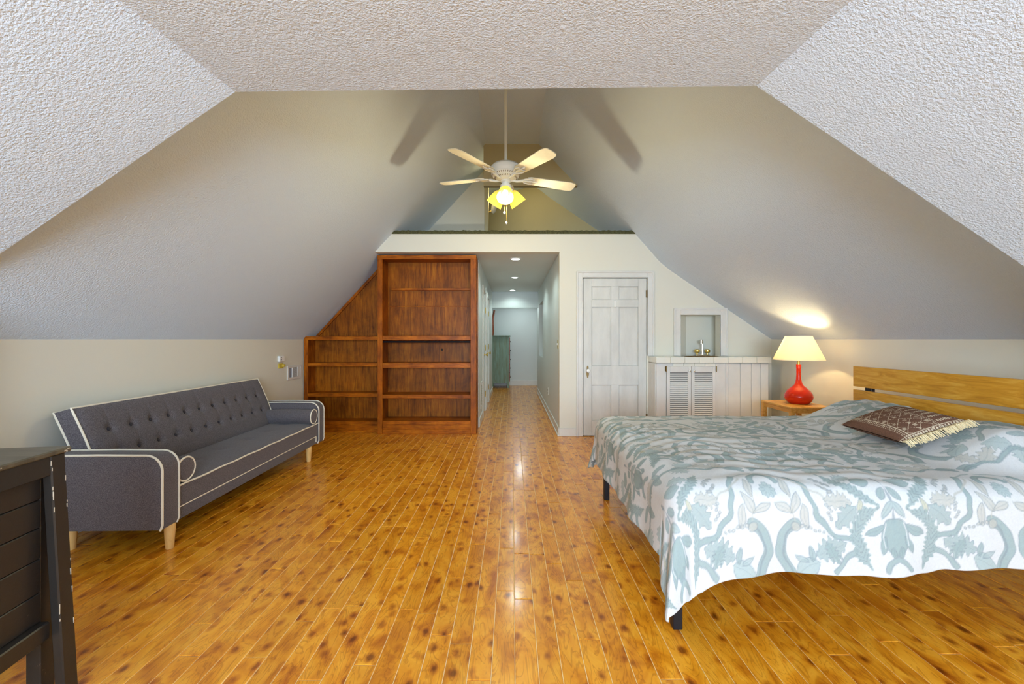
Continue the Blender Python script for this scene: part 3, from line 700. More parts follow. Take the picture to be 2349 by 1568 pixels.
bm = bmn(); tube(bm, [(.342, -SL+.02, .231), (.342, SL-.035, .231), (.342, SL-.03, .228), (.342, SL-.03, .17)], .005); L('piping', bm, 'piping', True, seat)
# back: front face leans back
B0, B1 = Vector((-.10, 0, .365)), Vector((-.282, 0, .832))
nb = (B1-B0).cross(Vector((0, 1, 0))).normalized()
if nb.x < 0: nb = -nb
rows = (.345, .655)      # fractions up the back for the two button rows
def backP(u, v): p = B0+(B1-B0)*v; return (p.x, -SL+2*SL*u, p.z)
blen = (B1-B0).length
def backD(u, v):
    x, y, z = backP(u, v); e = edge(u, v); d = 0
    for q in rows:
        dv = (v-q)*blen
        for a in by: 
            r2 = (y-a)**2+dv**2
            if r2 < .03: d -= .026*math.exp(-r2/.0008)
        d -= .004*math.exp(-dv*dv/.0008)
    for a in by: d -= .0022*math.exp(-(y-a)**2/.00012)*(1 if v > rows[0] else 0)
    d += .020*math.sqrt(max(0, e))
    bow = .014*math.sin(math.pi*v)
    return tuple(Vector((x, y, z))+nb*(d*min(1, e*3)+bow))
bm = pad(300, 44, backP, backD, (-.102, 0, -.03)); bk = L('backrest', bm, 'sofa', True)
pt = lambda y, off=(0, 0, 0): [tuple(Vector((B0.x+(B1.x-B0.x)*v, y, B0.z+(B1.z-B0.z)*v))+nb*.014*math.sin(math.pi*v)+Vector(off)) for v in [k/12 for k in range(13)]]
bm = bmn(); tube(bm, pt(-SL)+list(reversed(pt(SL))), .0062); L('piping', bm, 'piping', True, bk)
off = (-.102, 0, -.03); bm = bmn(); tube(bm, pt(-SL, off)+list(reversed(pt(SL, off))), .0062); L('piping', bm, 'piping', True, bk)
bm = bmn(); lathe(bm, [(.001, -.002), (.011, 0), (.0125, .004), (.009, .009), (.001, .011)], (0, 0, 0), tuple(nb), 14)
b0 = None
for q in rows:
    for a in by:
        p = B0+(B1-B0)*q+nb*(.014*math.sin(math.pi*q)-.009); 
        if b0 is None: b0 = L('button', bm, 'button', True, bk); b0.location = (p.x, a, p.z)
        else: copy(b0, bk, (p.x, a, p.z))
for x, y, n_ in ((.335-.03, -.955, 0), (.335-.03, .80, 0), (-.27, -.955, 0), (-.27, .80, 0)):
    bm = bmn(); lathe(bm, [(.019, 0), (.021, .004), (.031, .152)], (x+.01, y, 0), n=20); L('leg', bm, 'legwood', True)
bm = bmn(); lathe(bm, [(.02, 0), (.016, .01), (.016, .152)], (.0, -.1, 0), n=12); o = L('centre_leg', bm, 'black', True)
# bolsters
for s, lab in ((-1, 'charcoal bolster with cream piping on the sofa arm nearest the black chest'), (1, 'charcoal bolster with cream piping on the sofa arm nearest the bookcase')):
    y = 3.42+s*(HLN-AT-.078); xo = -2.375-.0189*s*(HLN-AT)
    cz = .447; x0, x1 = xo-.14, xo+.345; R = .072
    b = thing('bolster_cushion', lab, 'bolster', ((x0+x1)/2, y, cz-R), group='sofa bolsters')
    bm = bmn(); lathe(bm, [(.001, -.004), (.05, -.002), (R-.004, 0), (R, .006)]+[(R+.003*math.sin(math.pi*k/8), .006+(x1-x0-.012)*k/8) for k in range(1, 8)]+[(R, x1-x0-.006), (R-.004, x1-x0), (.05, x1-x0+.003), (.001, x1-x0+.005)], (x0, y, cz), (1, 0, 0), 32)
    obj('cover', bm, 'sofa', b, True, angle=60)
    for x in (x0+.002, x1-.002):
        bm = bmn(); tube(bm, [(x, y+R*math.cos(a), cz+R*math.sin(a)) for a in [2*math.pi*k/32 for k in range(32)]], .006, 8, True); obj('piping', bm, 'piping', b, True)

# ------------------------------------------------------------------ black chest in the corner of the frame
ang = math.radians(8.6)
chest = thing('chest', 'chipped black painted chest with plank side at the near left', 'chest', (-1.70, .95, 0), 0)
ct = Vector((-1.585, 1.47, 0)); u = Vector((math.sin(ang), -math.cos(ang), 0)); w = Vector((-math.cos(ang), -math.sin(ang), 0))
# local frame: a along u (towards viewer), b along w (towards the left wall)
Mx = Matrix(((u.x, w.x, 0, ct.x), (u.y, w.y, 0, ct.y), (0, 0, 1, 0), (0, 0, 0, 1)))
def cb(name, mat, a0, a1, b0, b1, z0, z1, bev=.003, flare=0, parent=chest):
    t = bmesh.new(); box(t, a0, a1, b0, b1, z0, z1, bev=bev)
    if flare:
        for v in t.verts: v.co.y -= flare*(z1-v.co.z)
    b = bmn(); add(b, t, Mx); return obj(name, b, mat, parent)
LEN, DEP, CT = .95, .46, .865
cb('top_board', 'chest_top', -.012, LEN, -.012, DEP, CT-.018, CT, .004)
cb('leg', 'chest', .0, .055, 0, .03, 0, CT-.018, .004, .05); cb('leg', 'chest', LEN-.055, LEN-.01, 0, .03, 0, CT-.018, .004, .05)
cb('leg', 'chest', .005, .05, DEP-.06, DEP-.01, 0, CT-.018, .004); cb('leg', 'chest', LEN-.055, LEN-.01, DEP-.06, DEP-.01, 0, CT-.018, .004)
cb('leg_inner_face', 'chest', .0, .055, .031, .075, 0, CT-.018, .003)
cb('top_rail', 'chest', .055, LEN-.055, .002, .028, CT-.085, CT-.018, .003, .05)
cb('bottom_rail', 'chest', .055, LEN-.055, .0, .045, .225, .285, .004, -.02)
zs = [.285, .385, .50, .605, .70, CT-.085]
for a, b in zip(zs, zs[1:]): cb('plank', 'chest', .055, LEN-.055, .028, .045, a+.001, b-.001, .003)
cb('back_panel', 'chest', .04, LEN-.04, DEP-.03, DEP-.012, .24, CT-.02); cb('end_panel', 'chest', .012, .03, .06, DEP-.06, .24, CT-.02); cb('bottom_board', 'chest', .03, LEN-.04, .04, DEP-.03, .24, .258)
def chip(a, b, z, da, db, dz): cb('paint_chip', 'chip', a, a+da, b, b+db, z, z+dz, 0)
random.seed(3)
for k in range(16):
    z = random.uniform(.2, CT-.03); fl = -.05*(CT-.018-z)
    chip(random.choice([.004, .0525])+random.uniform(-.001, .002), fl-.0008, z, random.uniform(.0008, .0025), .002, random.uniform(.006, .03))
for k in range(5): chip(-.0115+random.uniform(0, .03), -.0126, CT-.017+random.uniform(0, .010), random.uniform(.002, .010), .002, random.uniform(.002, .005))
for k in range(6): chip(random.uniform(.03, .5), -.0126, CT-.016+random.uniform(0, .010), random.uniform(.003, .010), .002, random.uniform(.002, .004))

# ------------------------------------------------------------------ bed
BX0, BX1, BY0, BY1 = .735, 2.775, 1.775, 3.275
bed = thing('bed', 'low platform bed with oak-coloured two-board headboard and dark metal legs', 'bed', ((BX0+BX1)/2, (BY0+BY1)/2, 0))
bm = bmn()
box(bm, BX0, BX1, BY0, BY0+.035, .30, .35, bev=.003); box(bm, BX0, BX1, BY1-.035, BY1, .30, .35, bev=.003); box(bm, BX0, BX0+.035, BY0, BY1, .30, .35, bev=.003); box(bm, BX1-.035, BX1, BY0, BY1, .30, .35, bev=.003); box(bm, BX0, BX1, 2.50, 2.55, .30, .35)
obj('frame', bm, 'black', bed)
for x in (BX0, BX1-.045):
    for y in (BY0, BY1-.07): q = x-(.043 if y == BY0 and x == BX0 else .02); pc('leg', 'black', bed, q, q+.04, y, y+.04, 0, .30, bev=.003)
pc('mattress', 'mattress', bed, BX0+.015, BX1-.005, BY0+.01, BY1-.01, .35, .60, bev=.05)
hb = (2.785, 2.812)
for z0, z1 in ((.864, 1.026), (.675, .838), (.48, .65)): pc('headboard_plank', 'headboard', bed, hb[0], hb[1], 1.70, 3.382, z0, z1, bev=.002)
for y in (3.27, 1.80): o = pc('headboard_post', 'black', bed, hb[1], hb[1]+.03, y-.03, y+.03, .30, .99, bev=.003)

# --- duvet: grid draped over the mattress, print evaluated per vertex
GX = .004; OH = .40
xf = np.arange(BX0+.03-OH, BX1-.03, GX); yf_ = np.arange(BY0+.03-OH, BY1-.03+OH, GX)
Xf, Yf = np.meshgrid(xf, yf_, indexing='ij')
ex0, ey0, ey1 = BX0+.03, BY0+.03, BY1-.03
ex = np.maximum(0, ex0-Xf); ey = np.where(Yf < ey0, ey0-Yf, np.maximum(0, Yf-ey1)); sg = np.where(Yf < ey0, -1, 1)
s = np.hypot(ex, ey); s = np.where(s > .43, .43+(s-.43)*.5, s); s_ = np.maximum(s, 1e-9)
dx, dy = -ex/np.maximum(np.hypot(ex, ey), 1e-9), sg*ey/np.maximum(np.hypot(ex, ey), 1e-9)
phi = np.arctan2(ey, ex)                  # 0 = foot side, pi/2 = long side
r = .11; L0 = r*math.pi/2
tang = np.where(ex > ey, Yf, Xf)
corner = np.clip(np.sin(2*phi), 0, 1)
fl = .10+.05*np.sin(tang*9+1.0)*(1-corner)+.035*np.sin(tang*21)*(1-corner)
fl = fl+corner**2*(.10+.10*np.cos(10*(phi-math.pi/4)))
arcm = s < L0
hor = np.where(arcm, r*np.sin(np.minimum(s, L0)/r), r+(s-L0)*fl)
drop = np.where(arcm, r*(1-np.cos(np.minimum(s, L0)/r)), r+(s-L0)*np.sqrt(np.maximum(.2, 1-fl**2)))
PX = np.where(s > 0, np.minimum(np.maximum(Xf, ex0), 9)+dx*hor, Xf); PY = np.where(s > 0, np.clip(Yf, ey0, ey1)+dy*hor, Yf)
top = .642+.007*np.sin(Xf*5+Yf*3)*np.sin(Yf*6-1)+0.0025*np.sin(Xf*23+4*np.sin(Yf*5))*np.sin(Yf*17+2*np.sin(Xf*7))
top += .0035*np.sin(Yf*60+5*np.sin(Xf*4)+3*np.sin(Xf*11))*np.clip(np.sin(Xf*3.1+Yf*2), 0, 1)
def bump2(x, a, b): q = np.clip((x-a)/(b-a), 0, 1); return q*q*(3-2*q)
pil = bump2(Xf, 2.02, 2.46)*(1-.35*bump2(Xf, 2.6, 2.775))
hum = np.exp(-((Yf-2.90)/.33)**4)+np.exp(-((Yf-2.10)/.36)**4)
edgefall = bump2(Yf, ey0-.02, ey0+.22)*(1-bump2(Yf, ey1-.22, ey1+.02))
top += pil*.165*np.clip(hum, .55, 1.05)*edgefall
PZ = top-drop
# slight extra ripple of the hanging cloth near the hem and a wavy hem
PZ += np.where(s > L0, .010*np.sin(tang*7)*np.clip((s-L0)/.3, 0, 1), 0)
PZ -= np.where(s > L0, np.clip((s-L0)/.3, 0, 1)*((.028*np.exp(-np.maximum(0, Xf-.95)/.35)+.075*np.exp(-np.maximum(0, Xf-ex0)/.09))*(Yf < ey0)+.035*corner*(Yf > ey1)), 0)
PZ = np.maximum(PZ, .03+.01*np.sin(tang*40))
nx_, ny_ = Xf.shape
# print ------------------------------------------------------------
HALF = .49
def cell(x, off): q = (x-off) % (2*HALF); return np.where(q > HALF, 2*HALF-q, q)
VP = .60
a = cell(Xf, 1.07); b = (Yf-(ey0-OH)) % VP
# warp for hand drawn feel
a = a+.003*np.sin(b*70+Xf*20); b = b+.003*np.sin(a*80)
base_c = np.array([.59, .59, .58]); img = np.broadcast_to(base_c, Xf.shape+(3,)).copy()
def seg_d(x, y, p, q):
    px, py = p; qx, qy = q; vx, vy = qx-px, qy-py; t = np.clip(((x-px)*vx+(y-py)*vy)/(vx*vx+vy*vy+1e-12), 0, 1)
    return np.hypot(x-px-t*vx, y-py-t*vy), t
def poly_d(x, y, pts):
    best = np.full(x.shape, 9.0); par = np.zeros(x.shape); acc = 0
    for p, q in zip(pts, pts[1:]):
        ln = math.hypot(q[0]-p[0], q[1]-p[1]); d, t = seg_d(x, y, p, q); m = d < best
        best = np.where(m, d, best); par = np.where(m, acc+t*ln, par); acc += ln
    return best, par, acc
def smooth_pts(pts, n=4):
    for _ in range(n-1):
        o = [pts[0]]
        for p, q in zip(pts, pts[1:]): o += [(.75*p[0]+.25*q[0], .75*p[1]+.25*q[1]), (.25*p[0]+.75*q[0], .25*p[1]+.75*q[1])]
        pts = o+[pts[-1]]
    return pts
TEAL, TEAL2, TAUPE, OLIVE, GREY = np.array([.27, .345, .335]), np.array([.36, .43, .42]), np.array([.44, .43, .38]), np.array([.38, .36, .19]), np.array([.22, .26, .28])
AA = .0035
def paint(d, col, al=1.0, outline=None):
    """d<0 inside"""
    global img
    k = np.clip(.5-d/AA, 0, 1)[..., None]*al; img = img*(1-k)+col*k
    if outline is not None:
        k = (np.clip(1-np.abs(d)/.0035, 0, 1)[..., None])*.75; img = img*(1-k)+outline*k
def P2(cx_, cy_): return ((cx_-670)*.00057*1.0, (830-cy_)*.00057)   # from the studied crop, metres
sc_ = HALF/((1530-670)*.00057)
def pp(*q): return [(((x-670)*.00057)*sc_, ((835-y)*.00057)*sc_) for x, y in q]
def stroke(pts, wd, col, al=.9, outline=None, sm=3, amp=0, fr=0):
    d, t, Ln = poly_d(a, b, smooth_pts(pts, sm)); wv = wd*(1+amp*np.sin(t*fr)) if amp else wd
    paint(d-wv, col, al, outline)
def leaf(c, ln, wd, ang_, col, al=.9, lobes=0, outline=GREY):
    (x0, y0), = pp(c); ca, sa = math.cos(ang_), math.sin(ang_)
    u_ = (a-x0)*ca+(b-y0)*sa; v_ = -(a-x0)*sa+(b-y0)*ca
    w_ = wd*np.clip(1-(u_/ln)**2, 0, 1)**.8*(1+(.30*np.sin(u_/ln*lobes*math.pi) if lobes else 0))
    d = np.maximum(np.abs(v_)-w_, np.abs(u_)-ln); paint(d, col, al, outline)
    dv = np.maximum(np.abs(v_)-.0012, np.abs(u_)-ln*.8); paint(dv, GREY, .45)
def disc(c, R_, col, pet=0, al=.9, outline=GREY):
    (x0, y0), = pp(c); rr = np.hypot(a-x0, b-y0); th = np.arctan2(b-y0, a-x0)
    paint(rr-R_*(1+(.09*np.cos(pet*th) if pet else 0)), col, al, outline)
    if pet: paint(np.maximum(np.abs(rr-R_*.62)-.006, .004-np.abs(np.sin(th*pet/2))*.0+(-np.cos(th*pet)*.01-.006)*-1-.012), GREY, .35)
def frond(pts, wd, col):
    d, t, Ln = poly_d(a, b, smooth_pts(pts, 3)); tp = np.clip(np.minimum(t, Ln-t)/.05, .25, 1)
    tw_ = np.sin(t*300+d*420)
    paint(d-wd*tp*(1+.22*np.sin(t*300)), col, .85); k = (np.clip(-(d-wd*tp)/AA, 0, 1)*np.clip(tw_*2-1, 0, 1))[..., None]*.55; img[:] = img*(1-k)+GREY*.9*k
# elements between the two mirror axes
stroke(pp((830, 490), (760, 540), (715, 620), (715, 700), (790, 830)), .020, TEAL, .85, GREY)
stroke(pp((830, 500), (770, 560), (735, 640), (740, 710), (800, 825)), .004, GREY, .6)
stroke(pp((825, 470), (810, 400), (800, 300), (800, 180)), .0022, TAUPE)
for c, ln, wd, an in (((805, 240), .045, .016, 1.6), ((838, 355), .048, .017, 1.1), ((748, 388), .040, .015, 2.6), ((897, 450), .048, .016, 1.75)): leaf(c, ln, wd, an, TAUPE, .7)
disc((825, 515), .018, TAUPE, 0, .8)
for k in range(6): disc((868+30*k, 508+7*k+(8 if k % 2 else 0)), .0075-.0006*k, TAUPE, 0, .6)
disc((664, 258), .034, TEAL2, 10, .9)
stroke(pp((670, 92), (700, 95), (740, 140), (760, 195)), .010, TEAL, .9, GREY)
stroke(pp((690, 40), (790, 80), (900, 140)), .004, TEAL, .7)
stroke(pp((880, 130), (935, 220), (950, 300), (970, 370), (975, 440), (1040, 500), (1075, 570), (1140, 580), (1210, 600)), .010, TEAL, .9, GREY, 2)
stroke(pp((840, 150), (920, 250), (1050, 300), (1060, 350)), .004, TAUPE, .8)
leaf((1150, 345), .055, .028, -.1, TAUPE*.98, .8, 5)
leaf((1195, 445), .060, .032, .75, TEAL, .75, 4)
leaf((1300, 380), .032, .011, 1.4, OLIVE*1.1, .55)
for k in range(7): leaf((1060+24*(k % 4), 160+20*k), .013, .006, .6*k, TAUPE*.85, .7)
for k in range(6): disc((1060+12*(k % 3), 370+20*k), .0055, TAUPE*.9, 0, .5)
leaf((1065, 665), .066, .040, .35, TEAL, .75, 6); leaf((1075, 690), .040, .022, -1.0, TEAL, .75, 5)
leaf((905, 790), .050, .034, .5, TEAL2, .9); leaf((930, 700), .030, .012, 1.7, TEAL, .8); leaf((870, 735), .030, .009, 2.6, TEAL2, .8)
stroke(pp((1090, 810), (1150, 730), (1240, 680)), .009, TEAL, .85, GREY)
frond(pp((1140, 80), (1200, 200), (1290, 270), (1350, 320), (1425, 385)), .021, TEAL)
frond(pp((1425, 400), (1300, 450), (1245, 560), (1280, 680), (1340, 800)), .024, TEAL)
# motifs on the second axis
stroke(pp((1530, 110), (1530, 480)), .0035, GREY, .7)
leaf((1390, 190), .046, .028, .35, TEAL, .85); leaf((1485, 300), .032, .015, 1.1, TEAL, .85); leaf((1490, 410), .042, .014, 1.0, TEAL2, .9)
(tx, ty), = pp((1530, 580)); ta, tb = a-tx, b-ty
paint(np.hypot(ta/.056, tb/.066)*.06-.06, TEAL, .9, GREY)
leaf((1390, 545), .044, .016, .45, TEAL, .9); leaf((1440, 640), .030, .014, 1.2, TEAL, .9); leaf((1500, 680), .020, .012, 1.4, TEAL, .9)
stroke(pp((1470, 500), (1440, 560), (1450, 650)), .0022, np.array([.59, .59, .58]), .9)
stroke(pp((1450, 800), (1480, 750), (1530, 715)), .010, TEAL, .85, GREY)
leaf((1300, 130), .045, .026, .3, TEAL2, .8, 4)
# upper band so that the repeat has no empty strip
for k, (x, y) in enumerate(((760, -60), (980, -110), (1200, -40), (1400, -90), (860, -150), (1120, -170), (1330, -190), (1500, -160))):
    leaf((x, y), .045+.01*(k % 2), .020+.008*(k % 3), .5*k, (TEAL, TAUPE, TEAL2)[k % 3], .8, (0, 4, 5)[k % 3])
stroke(pp((700, -20), (850, -90), (1000, -30), (1150, -110), (1300, -60), (1530, -140)), .007, TEAL, .85, GREY)
# linen tone
img *= (1+.02*rng.standard_normal(Xf.shape))[..., None]
img = np.clip(img, 0, 1)
# rounded free corner of the cloth
def grid_mesh(name, PX, PY, PZ, img, thick=0):
    n, m = PX.shape; me = bpy.data.meshes.new(name)
    co = np.stack([PX, PY, PZ], -1).reshape(-1, 3).astype(np.float32)
    idx = np.arange(n*m).reshape(n, m); q = np.stack([idx[:-1, :-1], idx[1:, :-1], idx[1:, 1:], idx[:-1, 1:]], -1).reshape(-1, 4)
    me.vertices.add(n*m); me.vertices.foreach_set('co', co.ravel())
    me.loops.add(q.size); me.loops.foreach_set('vertex_index', q.ravel().astype(np.int32))
    me.polygons.add(len(q)); me.polygons.foreach_set('loop_start', np.arange(0, q.size, 4, dtype=np.int32)); me.polygons.foreach_set('use_smooth', np.ones(len(q), bool))
    me.update(calc_edges=True)
    at = me.attributes.new('print', 'FLOAT_COLOR', 'POINT'); at.data.foreach_set('color', np.concatenate([img, np.ones(img.shape[:2]+(1,))], -1).astype(np.float32).ravel())
    me.validate(); return me
duv = obj('duvet', grid_mesh('duvet', PX, PY, PZ, img), 'duvet')
sm = duv.modifiers.new('thickness', 'SOLIDIFY'); sm.thickness = .010; sm.offset = -1
tag(duv, 'white duvet with grey-green floral print draped over the bed', 'duvet')

# --- lumbar pillow with fringe
nU, nV = 150, 120
uu, vv = np.meshgrid(np.linspace(-1, 1, nU), np.linspace(-1, 1, nV), indexing='ij')   # u: bed width (Y), v: towards head (X)
LU, LV, TH = .212, .172, .05
prof_ = np.clip((1-np.abs(uu)**2.6)*(1-np.abs(vv)**2.6), 0, 1)**.55
pinch = 1-.05*(1-np.abs(uu)**2)*np.abs(vv)**3
lx, ly = uu*LU*(1-.05*(1-vv**2)*np.abs(uu)**3), vv*LV*pinch
def stripes(x, f, dty): return (np.mod(x*f, 1) < dty)
pb_ = np.array([.15, .075, .048]); cr = np.array([.60, .50, .36]); pi_ = np.broadcast_to(pb_, uu.shape+(3,)).copy()
mx = np.zeros(uu.shape, bool)
ua, va = uu*LU, vv*LV
mid = (va < .04) & (va > -.105)
mx |= (np.abs(va-.045) < .0022) & stripes(ua, 60, .7); mx |= (np.abs(va-.054) < .0022) & stripes(ua, 60, .7)
mx |= (np.abs(va+.110) < .002); mx |= (np.abs(va+.135) < .002) & stripes(ua, 70, .6); mx |= (np.abs(va+.122) < .004) & stripes(ua, 90, .5)
pdi = .062; m1 = np.abs(np.mod(ua+va*.9, pdi)-pdi/2); m2 = np.abs(np.mod(ua-va*.9, pdi)-pdi/2)
mx |= mid & ((m1 < .0020) | (m2 < .0020)) & stripes(va, 110, .75)
mx |= mid & (np.abs(np.mod(ua, pdi)-pdi/2) < .009) & (np.abs(np.mod(va, pdi)-pdi/2) < .009) & stripes(ua+va, 120, .5)
mx |= (va > .066) & (va < .135) & stripes(ua, 22, .35) & stripes(va, 90, .5)
mx |= (va > .14) & (va < .165) & stripes(ua, 55, .35) & stripes(va, 75, .5)
mx |= (np.abs(np.abs(ua)-.200) < .002) | (np.abs(np.abs(ua)-.222) < .002) | ((np.abs(np.abs(ua)-.211) < .005) & stripes(va, 70, .5))
pi_[mx] = cr; pi_ *= (1+.12*rng.standard_normal(uu.shape))[..., None]; pi_ = np.clip(pi_, 0, 1)
lum = thing('lumbar_pillow', 'small brown block-print pillow with cream fringe lying on the duvet', 'pillow', (2.20, 2.37, .70))
lumM = Matrix.Translation((2.205, 2.365, .768)) @ Matrix.Rotation(math.radians(-3), 4, 'Z') @ Matrix.Rotation(math.radians(-20), 4, 'Y') @ Matrix.Rotation(math.radians(1), 4, 'X')
def lumv(x, y, z): return lumM @ Vector((y, x, z))   # local x = v (towards head), y = u (bed width)
def xf_grid(sign):
    A = np.stack([ly, lx, sign*(prof_*TH+.002)], -1).reshape(-1, 3); R_ = np.array(lumM)[:3, :3]; T_ = np.array(lumM)[:3, 3]
    Q = A@R_.T+T_; return [Q[:, i].reshape(uu.shape) for i in range(3)]
for sgn in (1, -1): 
    g3 = xf_grid(sgn); me = grid_mesh('pillow_cover', *(g3 if sgn > 0 else [q[::-1] for q in g3]), (pi_ if sgn > 0 else np.broadcast_to(pb_, uu.shape+(3,))))
    obj('front_cover' if sgn > 0 else 'back_cover', me, 'lumbar', lum)
bm = bmn(); random.seed(5)
for end in (-1,):
    for k in range(150):
        v = random.uniform(-LV*.97, LV*.97); l = random.uniform(.035, .055); j = random.uniform(-.012, .012); zz_ = random.uniform(-.004, .006)
        pts = [lumv(end*(LU-.006), v, zz_*.3), lumv(end*(LU+l*.5), v+j*.5, .008+zz_), lumv(end*(LU+l), v+j, -.012+zz_)]
        tube(bm, pts, [.0022, .0024, .0015], 5)
fr = obj('fringe', bm, 'fringe', lum, True); fr['kind'] = 'stuff'; fr['label'] = 'cream yarn fringe'

# ------------------------------------------------------------------ nightstand and lamp
ns = thing('nightstand', 'small pale wood open table beside the headboard', 'nightstand', (2.92, 4.265, 0))
nx0, nx1, ny0, ny1, nz = 2.71, 3.13, 4.02, 4.51, .585
pc('table_top', 'bamboo', ns, nx0, nx1, ny0, ny1, nz-.022, nz, bev=.004)
for x in (nx0+.002, nx1-.042):
    for y in (ny0+.002, ny1-.042): pc('leg', 'bamboo', ns, x, x+.04, y, y+.04, 0, nz-.022, bev=.003)
for b in ((nx0+.042, nx1-.042, ny0+.01, ny0+.028), (nx0+.042, nx1-.042, ny1-.028, ny1-.01), (nx0+.01, nx0+.028, ny0+.042, ny1-.042), (nx1-.028, nx1-.01, ny0+.042, ny1-.042)): pc('apron', 'bamboo', ns, *b, nz-.06, nz-.022)
pc('lower_shelf', 'bamboo', ns, nx0+.02, nx1-.02, ny0+.02, ny1-.02, .15, .17, bev=.003)
lx_, ly_ = 2.955, 4.27
tl = thing('table_lamp', 'red glazed gourd-shaped table lamp with cream shade on the nightstand', 'lamp', (lx_, ly_, nz))
bm = bmn(); lathe(bm, [(.001, 0), (.085, 0), (.092, .006), (.115, .03), (.126, .06), (.127, .078), (.120, .102), (.100, .135), (.070, .162), (.045, .185), (.031, .21), (.024, .25), (.0205, .30), (.021, .35), (.0245, .40), (.022, .405), (.001, .405)], (lx_, ly_, nz), n=48); obj('base', bm, 'red', tl, True, angle=60)
bm = bmn(); cyl(bm, (lx_, ly_, nz+.405), (lx_, ly_, nz+.45), .012); cyl(bm, (lx_, ly_, nz+.435), (lx_, ly_, nz+.49), .019); obj('socket', bm, 'brass', tl, True)
bm = bmn(); lathe(bm, [(.012, 0), (.016, .02), (.03, .055), (.022, .082), (.002, .092)], (lx_, ly_, nz+.49), n=20); obj('bulb', bm, 'bulb', tl, True, angle=70)
bm = bmn(); lathe(bm, [(.228, .448), (.117, .695), (.114, .695), (.225, .448), (.228, .448)], (lx_, ly_, nz), n=56, caps=False); sh = obj('lamp_shade', bm, 'lampshade', tl, True)
bm = bmn(); aa = -.35; tube(bm, [(lx_+(.2295-.111*k/6)*math.cos(aa), ly_+(.2295-.111*k/6)*math.sin(aa), nz+.45+.243*k/6) for k in range(7)], .004, 6); obj('seam', bm, 'piping', sh)
for q, zq in ((.2275, .449), (.117, .694)):
    bm = bmn(); tube(bm, [(lx_+q*math.cos(t_), ly_+q*math.sin(t_), nz+zq) for t_ in [2*math.pi*k/48 for k in range(48)]], .003, 6, True); obj('shade_rim', bm, 'piping', sh, True)
bm = bmn()
for k in range(3): t_ = 2*math.pi*k/3; cyl(bm, (lx_, ly_, nz+.66), (lx_+.116*math.cos(t_), ly_+.116*math.sin(t_), nz+.69), .0018, n=6)
tube(bm, [(lx_+.02, ly_, nz+.44), (lx_+.055, ly_, nz+.53), (lx_+.04, ly_, nz+.63), (lx_, ly_, nz+.66), (lx_-.04, ly_, nz+.63), (lx_-.055, ly_, nz+.53), (lx_-.02, ly_, nz+.44)], .002, 6)
obj('harp', bm, 'brass', tl)
lamp('table_lamp_glow', 'POINT', (lx_, ly_, nz+.60), 12, (1, .72, .36), shadow_soft_size=.03)

# ------------------------------------------------------------------ ceiling fan
FX, FY, FZ = -.056, 3.76, 2.725
fan = thing('ceiling_fan', 'white five-blade ceiling fan with lit frosted lamps on a long rod', 'ceiling fan', (FX, FY, FZ))
bm = bmn(); cyl(bm, (FX, FY, FZ+.09), (FX, FY, 3.885), .0135); obj('down_rod', bm, 'white_fan', fan, True)
bm = bmn(); lathe(bm, [(.07, 0), (.075, -.02), (.05, -.06), (.02, -.075)], (FX, FY, 3.885)); obj('canopy', bm, 'white_fan', fan, True)
bm = bmn(); lathe(bm, [(.02, .125), (.06, .118), (.115, .10), (.136, .078), (.138, .045), (.13, .03), (.124, .022), (.134, .016), (.115, -.012), (.07, -.035), (.05, -.04)], (FX, FY, FZ), n=40); mh = obj('motor_housing', bm, 'white_fan', fan, True)
for k in range(40):
    t_ = 2*math.pi*k/40; q0 = Vector((FX+.129*math.cos(t_), FY+.129*math.sin(t_), FZ+.006)); q1 = Vector((FX+.095*math.cos(t_), FY+.095*math.sin(t_), FZ-.024))
    bm = bmn(); cyl(bm, q0, q1, .0028, n=5); obj('vent_slot', bm, 'oldbrass', mh)
bm = bmn(); lathe(bm, [(.045, -.036), (.045, -.052), (.034, -.058), (.034, -.075), (.05, -.082), (.052, -.12), (.042, -.135), (.015, -.15)], (FX, FY, FZ), n=28); obj('switch_housing', bm, 'white_fan', fan, True)
RB = .67
for k in range(5):
    th = math.radians(-90+180-3)+k*2*math.pi/5      # one blade points away from the viewer
    R3 = Matrix.Translation((FX, FY, FZ-.012)) @ Matrix.Rotation(math.radians(2.6), 4, 'Y') @ Matrix.Rotation(th, 4, 'Z') @ Matrix.Rotation(math.radians(-11), 4, 'X')
    t = bmesh.new(); out = [(.20, -.045), (.23, -.056), (RB-.06, -.070), (RB-.02, -.060), (RB-.005, -.045), (RB, 0), (RB-.005, .045), (RB-.02, .060), (RB-.06, .070), (.23, .056), (.20, .045)]
    prism(t, [(x, y, 0) for x, y in out], (0, 0, .006)); bm = bmn(); add(bm, t, R3); bl = obj('blade', bm, 'fan_blade', fan)
    bm = bmn()
    def T3(p): return R3 @ Vector(p)
    tube(bm, [T3((.045, 0, -.02)), T3((.10, 0, -.022)), T3((.16, 0, -.008))], [.012, .011, .014], 8)
    for s in (-1, 1): tube(bm, [T3(p) for p in ((.15, 0, -.006), (.18, s*.03, -.006), (.225, s*.042, -.006), (.26, s*.030, -.006), (.245, s*.008, -.006), (.20, s*.006, -.006), (.15, 0, -.006))], .006, 6)
    tube(bm, [T3((.16, 0, -.005)), T3((.30, 0, -.005))], .007, 6)
    obj('blade_arm', bm, 'white_fan', bl, True)
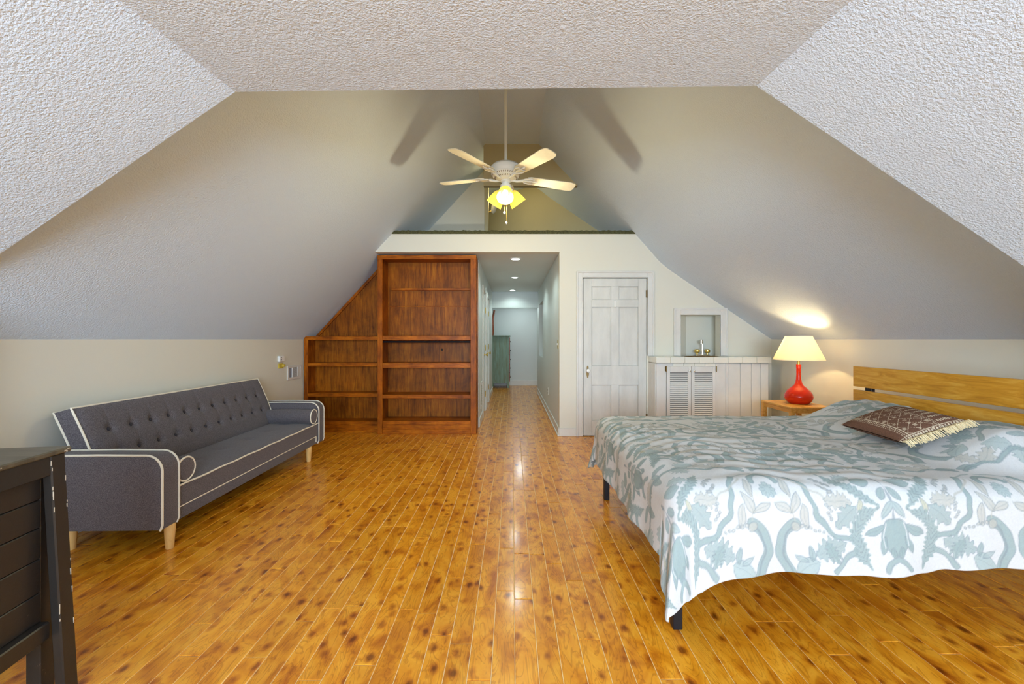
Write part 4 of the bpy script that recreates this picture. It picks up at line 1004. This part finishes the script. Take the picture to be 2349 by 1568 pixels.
for k, az in enumerate((-92, 25, 150)):
    t_ = math.radians(az); d = Vector((math.cos(t_)*.62, math.sin(t_)*.62, -.78)).normalized(); o0 = Vector((FX, FY, FZ-.115))+Vector((math.cos(t_), math.sin(t_), 0))*.035
    bm = bmn(); lathe(bm, [(.016, -.01), (.024, .0), (.026, .03), (.02, .034)], o0, d, 16); obj('lamp_holder', bm, 'white_fan', fan, True)
    bm = bmn(); lathe(bm, [(.028, .025), (.042, .035), (.058, .07), (.068, .11), (.076, .155), (.073, .155), (.065, .11), (.055, .07), (.039, .037), (.028, .025)], o0, d, 28, caps=False); gs = obj('glass_shade', bm, 'fan_glass', fan, True)
    bm = bmn(); lathe(bm, [(.010, .03), (.014, .045), (.026, .085), (.022, .107), (.002, .117)], o0, d, 18); obj('bulb', bm, 'bulb', gs, True, angle=70)
    p = o0+d*.165
    lamp('fan_lamp_glow', 'POINT', p, 19, (1, .86, .52), shadow_soft_size=.03)
for x, l in ((-.012, .20), (.006, .29)):
    bm = bmn(); cyl(bm, (FX+x, FY-.045, FZ-.13), (FX+x, FY-.045, FZ-.13-l), .0016, n=6); pcn = obj('pull_chain', bm, 'brass', fan)
    bm = bmn(); lathe(bm, [(.002, .0), (.009, -.008), (.010, -.02), (.004, -.028)], (FX+x, FY-.045, FZ-.13-l), n=12); obj('pull_knob', bm, 'white_fan', pcn, True)

# loft spotlight
sp = thing('clip_spotlight', 'small lit spotlight on the loft corner post', 'spotlight', (-.35, 6.52, 3.24))
bm = bmn(); tube(bm, [(-.40, 6.43, 3.22), (-.40, 6.50, 3.22), (-.36, 6.52, 3.25), (-.31, 6.52, 3.27)], .010, 8); obj('bracket', bm, 'brass', sp, True)
ax = Vector((.25, -.35, .9)).normalized(); o0 = Vector((-.285, 6.52, 3.31)); bm = bmn(); lathe(bm, [(.015, -.08), (.038, -.055), (.047, .05), (.050, .065), (.045, .065), (.038, .03), (.01, .02)], o0, ax, 20); obj('lamp_head', bm, 'white_fan', sp, True)
bm = bmn(); lathe(bm, [(.001, .075), (.03, .065), (.036, .03), (.01, .022)], o0, ax, 16); obj('bulb', bm, 'bulb', sp, True)
lamp('loft_spot_glow', 'POINT', o0+ax*.13, 9, (1, .80, .42), shadow_soft_size=.03)
